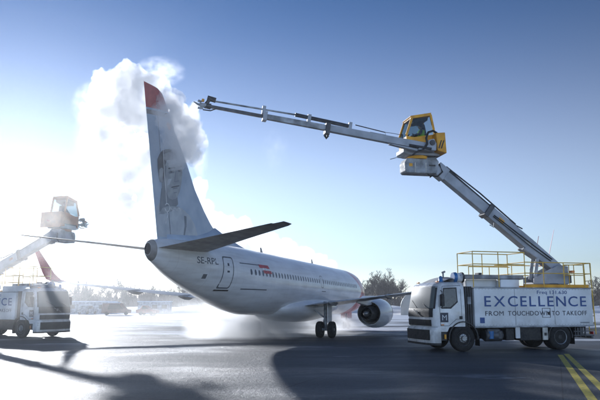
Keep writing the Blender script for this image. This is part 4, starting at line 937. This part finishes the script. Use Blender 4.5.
TH2 = R(152)
U2 = Vector((math.cos(TH2), math.sin(TH2), 0)); W2 = Vector((-math.sin(TH2), math.cos(TH2), 0))
O2 = Vector((-15.82, 37.97, 0)) - W2 * 2.5
T2 = O2 + U2 * 4.94 + W2 * 1.25
TIP2 = Vector((-14.35, 38.2, 6.0))
az2 = math.atan2(TIP2.y - T2.y, TIP2.x - T2.x); d2 = math.hypot(TIP2.x - T2.x, TIP2.y - T2.y)
t2, H2, P2, M2 = make_truck(O2, TH2, az2 - TH2, (d2, 5.75), R(72) - az2, (3.2, R(6)),
    'sun-hazed white de-icing truck with raised boom and cabin at the left edge of the apron')
M['ochre'] = paint('ochre_brown', (.42, .19, .07), .6, dirt=(.3, .13, .05), scale=3)
for o in t2.children_recursive:      # yellow parts of this machine get a darker ochre colour
    if o.type == 'MESH' and o.data.materials and o.data.materials[0] == M['yellow'] and not o.name.startswith('deck_edge'): o.data.materials[0] = M['ochre']
make_operator(P2, 'person seated in the hazy operator cabin above the left truck', 'navycloth')

# ------------------------------------------------------------------ background: shelter, vehicles, hut
dome = MB(); rg = []
for yy in (0, 5, 10, 15, 20): rg.append([(3.9 * math.cos(t), yy, 4.0 * math.sin(t) ** .6 if math.sin(t) > 0 else 0) for t in [math.pi * i / 24 for i in range(25)]])
sh = empty('storage_shelter', (20.2, 108, 0), R(-10), label='round-topped beige fabric shelter behind the cab of the lettered truck', category='shelter')
dome.loft(rg, caps=True, closed=False).build('shell', 'beige', sh, smooth='full')
rb = MB()
for yy in (0, 5, 10, 15, 20): rb.tube([(3.93 * math.cos(t), yy, 4.03 * math.sin(t) ** .6) for t in [math.pi * i / 24 + .0001 for i in range(24)]], .08, 5)
rb.build('arch_ribs', 'plate', sh)

def car(loc, rz, mat, label, L=4.3, Hh=1.5, van=False):
    t = empty('parked_van' if van else 'parked_car', loc, rz, label=label, category='van' if van else 'car', group='vehicles parked at the far edge of the apron')
    h = Hh
    prof = ([(-L / 2, .35), (-L / 2, .9), (-L / 2 + .1, h), (L / 2 - 1.3, h), (L / 2 - .6, .95), (L / 2, .85), (L / 2, .35)] if van else
            [(-L / 2, .35), (-L / 2, .85), (-L / 2 + .6, .95), (-L / 2 + 1.1, h), (L / 2 - 1.9, h), (L / 2 - 1.1, .95), (L / 2, .8), (L / 2, .35)])
    MB().prism(prof, -.85, .85).build('body', mat, t, bevel=.08)
    MB().prism([(-L / 2 + .95, .95), (-L / 2 + 1.2, h - .08), (L / 2 - 1.9, h - .08), (L / 2 - 1.25, .95)], -.862, .862).build('window', 'carglass', t)
    MB().box(-L / 2 + .9, L / 2 - 1.7, -.7, .7, h, h + .14).build('snow_cover', 'snow', t, bevel=.06)
    for x in (-L / 2 + .8, L / 2 - .8):
        for y in (-.75, .75): MB().lathe([(-.1, .05), (-.1, .3), (.1, .3), (.1, .05)], 'y', (x, y, .32), 16).build('wheel', 'rubber', t)
    return t
car((-29.6, 108, 0), R(12), 'brown', 'brown parked van with snow on its roof, left of the pair beyond the left wing', 4.6, 1.9, True)
car((-24.8, 109, 0), R(-8), 'carred', 'dull red parked car with snowy roof, right of the pair beyond the left wing', 3.4, 1.55)
car((-37.5, 118, 0), R(80), 'lgrey', 'small pale grey parked car far beyond the cab of the left truck')
# low white modular buildings at left, half buried in snow
for i, (x, y, l, lab) in enumerate(((-39, 124, 9.0, 'low white cabin building in the snow just right of the left truck'), (-27.5, 126, 6.0, 'shorter white cabin building behind the parked van'))):
    t = empty('site_cabin', (x, y, 0), R(4), label=lab, category='building', group='low buildings at the edge of the snow')
    MB().box(-l / 2, l / 2, 0, 2.6, 0, 2.1).build('wall', 'lgrey', t); MB().box(-l / 2 - .15, l / 2 + .15, -.15, 2.75, 2.1, 2.3).build('roof', 'snow', t, bevel=.06)
    for k in range(3): MB().box(-l / 2 + .8 + k * l * .3, -l / 2 + 1.8 + k * l * .3, -.02, .0, .9, 1.6).build('window', 'carglass', t)

# ------------------------------------------------------------------ trees
def bare_tree_meshes(seed, h=9.0):
    rnd = random.Random(seed); tr = MB(); cr = MB()
    def branch(p, d, L, r, depth):
        k = 3; pts = [p]; dd = d.copy()
        for i in range(k):
            dd = (dd + Vector((rnd.uniform(-.2, .2), rnd.uniform(-.2, .2), rnd.uniform(-.02, .16)))).normalized(); pts.append(pts[-1] + dd * L / k)
        (tr if depth < 2 else cr).tube(pts, r, 5 if depth < 2 else 3, r1=r * .6, caps=False)
        if depth >= 4: return
        for i in range([7, 5, 5, 4][depth]):
            t = rnd.uniform(.3, 1) if depth else rnd.uniform(.28, 1); q = pts[min(k - 1, int(t * k))].lerp(pts[min(k, int(t * k) + 1)], (t * k) % 1)
            az = rnd.uniform(0, 6.28); el = rnd.uniform(.3, .95)
            nd = (dd * el + Vector((math.cos(az), math.sin(az), rnd.uniform(0, .5))) * .75).normalized()
            branch(q, nd, L * rnd.uniform(.42, .62), max(.028, r * .5), depth + 1)
    branch(Vector((0, 0, 0)), Vector((0, 0, 1)), h * .62, h * .017, 0)
    return tr, cr
def spruce_meshes(seed, h=9.0):
    rnd = random.Random(seed); tr = MB().tube([(0, 0, 0), (0, 0, h)], .14, 6, r1=.02); cr = MB()
    z = h * .1
    while z < h:
        rr = (h - z) * .24 + .1
        for k in range(9):
            a = rnd.uniform(0, 6.28); r_ = rr * rnd.uniform(.6, 1.1); e = Vector((math.cos(a) * r_, math.sin(a) * r_, z - r_ * rnd.uniform(.15, .4)))
            s = Vector((-math.sin(a), math.cos(a), 0)) * r_ * .22; m = e * .55 + Vector((0, 0, z * .45))
            cr.add([(0, 0, z), m + s, e, m - s], [(0, 1, 2, 3)]); cr.add([(0, 0, z), m + Vector((0, 0, .12)), e, m - Vector((0, 0, .25))], [(0, 1, 2, 3)])
        z += .2
    return tr, cr
variants = []
for s_ in range(5):
    tr, cr = bare_tree_meshes(s_ + 11)
    e_ = empty('bare_tree'); tr.build('trunk', 'bark', e_); cr.build('crown', 'twig', e_); variants.append(e_)
tr, cr = spruce_meshes(3); sp_ = empty('spruce_tree'); tr.build('trunk', 'bark', sp_); cr.build('crown', 'needles', sp_)
used = set()
def plant(px, Y, h, kind, label, group):
    src = sp_ if kind == 's' else variants[kind % 5]
    if src.name in used: o = copy_tree(src)
    else: o = src; used.add(src.name)
    o.location = ((px - 300) / 660 * Y * 1.0, Y, 0); o.scale = (h / 9.0,) * 3; o.rotation_euler = (0, 0, random.uniform(0, 6.28))
    o['label'] = label; o['category'] = 'tree'; o['group'] = group
rnd = random.Random(4)
for i, px in enumerate([363, 372, 378, 384, 389, 394, 400, 367, 375, 381, 386, 391, 397, 369, 379, 388, 383]):
    plant(px, 165 + rnd.uniform(-8, 10), [7.2, 8.6, 9.6, 9.0, 9.8, 8.4, 7.0, 6.6, 8.4, 9.4, 9.2, 8.8, 7.6, 6.8, 8.0, 8.6, 7.4][i], i, 'bare leafless tree of the clump above the right wing', 'bare trees behind the right engine')
for i, px in enumerate([597, 604, 590, 612]):
    plant(px, 120 + rnd.uniform(-6, 8), [6.8, 8.0, 5.6, 8.5][i], i + 2, 'bare leafless tree behind the rear end of the lettered truck', 'bare trees at the right edge')
for i, px in enumerate([80, 85, 92, 77, 88]):
    plant(px, 176 + rnd.uniform(-5, 5), [8.2, 7.2, 6.6, 6.4, 7.6][i], 's', 'dark spruce in the small clump right of the hazy left truck', 'spruces at left')
for i in range(46):
    px = 60 + i * 4.3 + rnd.uniform(-2, 2); hh = rnd.uniform(5.8, 8.0) + (1.2 if 105 < px < 130 else 0)
    plant(px, 185 + rnd.uniform(-12, 20), hh, rnd.randrange(5), 'bare leafless tree in the hazy row beyond the left wing', 'bare trees in the far row under the tail')
for i in range(22):
    px = 296 + i * 3.2 + rnd.uniform(-2, 2)
    plant(px, 210 + rnd.uniform(-12, 20), rnd.uniform(6, 8.2), rnd.randrange(5), 'bare leafless tree in the row beyond the nose gear', 'bare trees in the far row beyond the nose')
for i in range(30):
    px = 404 + i * 6.6 + rnd.uniform(-2, 2)
    plant(px, 200 + rnd.uniform(-12, 20), rnd.uniform(5.5, 8.0), rnd.randrange(5), 'bare leafless tree in the far row seen around the lettered truck', 'bare trees in the far row at right')
# the far wood: one mass of bare thickets
fw_ = MB(); rnd = random.Random(9)
for i in range(11000):
    x = rnd.uniform(-190, 190); y = rnd.uniform(235, 262); h = (4.5 + 2.6 * noise.noise(Vector((x * .05, 1, 0))) + 1.4 * noise.noise(Vector((x * .3, 5, 0)))) * rnd.uniform(.5, 1.1)
    s = rnd.uniform(.25, .8); a = rnd.uniform(0, 3.14); dx, dy = math.cos(a) * s, math.sin(a) * s
    fw_.add([(x - dx * .3, y - dy * .3, 0), (x + dx * .3, y + dy * .3, 0), (x + dx + rnd.uniform(-.4, .4), y + dy, h * .75), (x + rnd.uniform(-.5, .5), y, h), (x - dx, y - dy, h * .7)], [(0, 1, 2, 3, 4)])
fw_.build('far_wood', 'twig', kind='stuff')

# ------------------------------------------------------------------ steam and haze
tex = bpy.data.textures.new('puff', 'CLOUDS'); tex.noise_scale = .75; tex.noise_depth = 5
tex3 = bpy.data.textures.new('puff_fine', 'CLOUDS'); tex3.noise_scale = .1; tex3.noise_depth = 2
tex2 = bpy.data.textures.new('puff_small', 'CLOUDS'); tex2.noise_scale = .24; tex2.noise_depth = 4
def steam(name, blobs, mat, voxel=.1, d1=.95, d2=.5):
    mb = MB(); rn = random.Random(len(blobs)); blobs = list(blobs)
    for (x, y, z, rx, ry, rz) in list(blobs):
        for _ in range(7):
            u = Vector((rn.gauss(0, 1), rn.gauss(0, 1), rn.gauss(0, 1))).normalized(); q = rx * rn.uniform(.22, .45); blobs.append((x + u.x * rx * .85, y + u.y * ry * .85, z + u.z * rz * .85, q, q, q))
    for (x, y, z, rx, ry, rz) in blobs: mb.ball((x, y, z), rx, ry, rz, 14, 10)
    o = mb.build(name, mat, smooth='full', kind='stuff')
    r_ = o.modifiers.new('remesh', 'REMESH'); r_.mode = 'VOXEL'; r_.voxel_size = voxel
    for t_, s_ in ((tex, d1), (tex2, d2), (tex3, d2 * .2)):
        d = o.modifiers.new('displace', 'DISPLACE'); d.texture = t_; d.strength = s_; d.mid_level = .45; d.texture_coords = 'GLOBAL'
    return o
def at(px, py, Y):
    p = math.atan(103 / 660); u, v = (px - 300) / 660, -(py - 200) / 660; c, s = math.cos(p), math.sin(p)
    d = (u, c - v * s, s + v * c); t = Y / d[1]; return (d[0] * t, Y, 1.95 + d[2] * t)
VS = volume_mat('steam_volume', 1.9, .5, (.99, .99, .99), nscale=1.7, lo=.26, hi=.62)
def puffs(lst):
    out = []
    for px, py, Y, r in lst:
        x, y, z = at(px, py, Y); rr = r * Y / 660; out.append((x, y, z, rr, rr * 1.0, rr))
    return out
steam('steam_cloud', puffs([(118, 88, 28.5, 20), (104, 108, 29, 17), (132, 84, 27.5, 18), (146, 84, 26.6, 14), (156, 84, 26, 10), (95, 130, 30, 12), (120, 118, 28.5, 26), (140, 110, 27.2, 22),
    (125, 150, 28.5, 26), (140, 165, 28, 24), (118, 180, 29, 22), (138, 198, 28.5, 24), (120, 212, 29, 18), (146, 222, 28.5, 18), (160, 190, 28.5, 24), (170, 150, 27.4, 22),
    (170, 108, 26.3, 14), (180, 120, 26, 14), (188, 138, 25.8, 14), (186, 152, 25.9, 13), (176, 134, 26, 18), (170, 122, 26.2, 16), (195, 190, 30, 10), (202, 214, 32, 11), (219, 224, 34, 12)]), VS)
VF = volume_mat('steam_volume_thin', .8, .5, (.985, .985, .985))
steam('steam_cloud', puffs([(172, 116, 23.9, 13), (180, 138, 23.9, 15), (190, 150, 24, 12), (170, 102, 24, 9), (178, 126, 23.8, 13), (172, 146, 23.9, 10), (194, 138, 24.2, 9), (176, 156, 23.8, 9), (163, 112, 23.9, 7), (190, 128, 24.1, 10), (166, 98, 24.0, 8)]), volume_mat('steam_front', 2.0, .5, (.99, .99, .99), nscale=1.9, lo=.26, hi=.62), voxel=.1)
steam('steam_drift', puffs([(225, 228, 34, 12), (242, 231, 36, 11), (258, 240, 38, 10), (236, 238, 36, 11), (270, 246, 41, 12), (288, 252, 44, 11), (304, 257, 47, 10), (318, 262, 50, 8), (330, 268, 53, 7), (212, 228, 33, 11)]), VF, voxel=.11)
# low steam drifting round the gear and under the tail
def soft_mist(name, px, py, Y, rx, ry, rz, dens, g=.55, ns=1.4, lo=.38, hi=.72):
    """one ellipsoid of steam whose density fades to nothing at its skin"""
    m = bpy.data.materials.new(name + '_volume'); m.use_nodes = True; nt = m.node_tree; nt.nodes.clear()
    o = nt.nodes.new('ShaderNodeOutputMaterial'); v = nt.nodes.new('ShaderNodeVolumePrincipled'); v.inputs['Color'].default_value = (.985, .985, .985, 1); v.inputs['Anisotropy'].default_value = g
    nt.links.new(v.outputs[0], o.inputs['Volume']); tc = nt.nodes.new('ShaderNodeTexCoord')
    ln = nt.nodes.new('ShaderNodeVectorMath'); ln.operation = 'LENGTH'; nt.links.new(tc.outputs['Object'], ln.inputs[0])
    fall = ramp(nt, ln.outputs[1], [(.25, 1.0), (.97, 0.0)])
    n = noise_node(nt, ns, 5, vec_scale=(1, 1, 1), rough=.6); nr = ramp(nt, n.outputs[0], [(lo, 0.0), (hi, 1.0)])
    nt.links.new(math_n(nt, 'MULTIPLY', math_n(nt, 'MULTIPLY', fall.outputs[0], nr.outputs[0]), dens), v.inputs['Density'])
    o = MB().ball((0, 0, 0), 1, 1, 1, 20, 14).build(name, m, smooth='full', kind='stuff')
    o.location = at(px, py, Y); o.scale = (rx, ry, rz); return o
soft_mist('spray_mist', 195, 107, 26.4, .22, .25, .3, 5.0, lo=.3, hi=.6)
soft_mist('spray_mist', 189, 117, 26.0, .5, .5, .55, 3.5, lo=.3, hi=.6)
soft_mist('steam_wisp', 100, 140, 29.5, 1.3, 1.2, 2.4, .9, lo=.42, hi=.66, ns=2.2)
soft_mist('steam_wisp', 92, 105, 29.5, 1.0, 1.0, 1.2, .9, lo=.42, hi=.66, ns=2.6)
soft_mist('steam_wisp', 198, 158, 26.5, .5, .6, 1.2, .7, lo=.42, hi=.66, ns=2.6)
soft_mist('steam_wisp', 160, 72, 27, 1.2, 1.0, .7, .9, lo=.42, hi=.66, ns=2.6)
soft_mist('steam_wisp', 275, 150, 40, 1.0, 1.0, 1.6, .12, lo=.45, hi=.7, ns=2.6)
soft_mist('steam_drift', 50, 262, 33, 7.5, 3.0, 6.0, .045, g=.65, ns=1.0, lo=.2, hi=.7)  # thin mist added in front of the left truck to imitate lens flare veil
soft_mist('steam_drift', 115, 222, 31, 4.5, 3.0, 2.6, .05, g=.65, ns=1.3, lo=.3, hi=.7)
soft_mist('ground_mist', 245, 325, 38, 3.8, 4.5, 1.8, 1.7, lo=.34)
soft_mist('ground_mist', 346, 325, 49, 1.8, 2.0, 1.1, 1.2, lo=.3)
soft_mist('ground_mist', 285, 324, 43, 4.5, 4.0, 1.3, .8)
soft_mist('ground_mist', 325, 326, 42, 2.6, 3.0, 1.2, .5)
soft_mist('ground_mist', 190, 311, 55, 7.0, 6.0, 1.6, .12)

hz = MB().box(-230, 260, -12, 290, -1.0, 13).build('haze', volume_mat('haze_volume', .0004, .78, (.93, .96, 1.0)), kind='stuff')
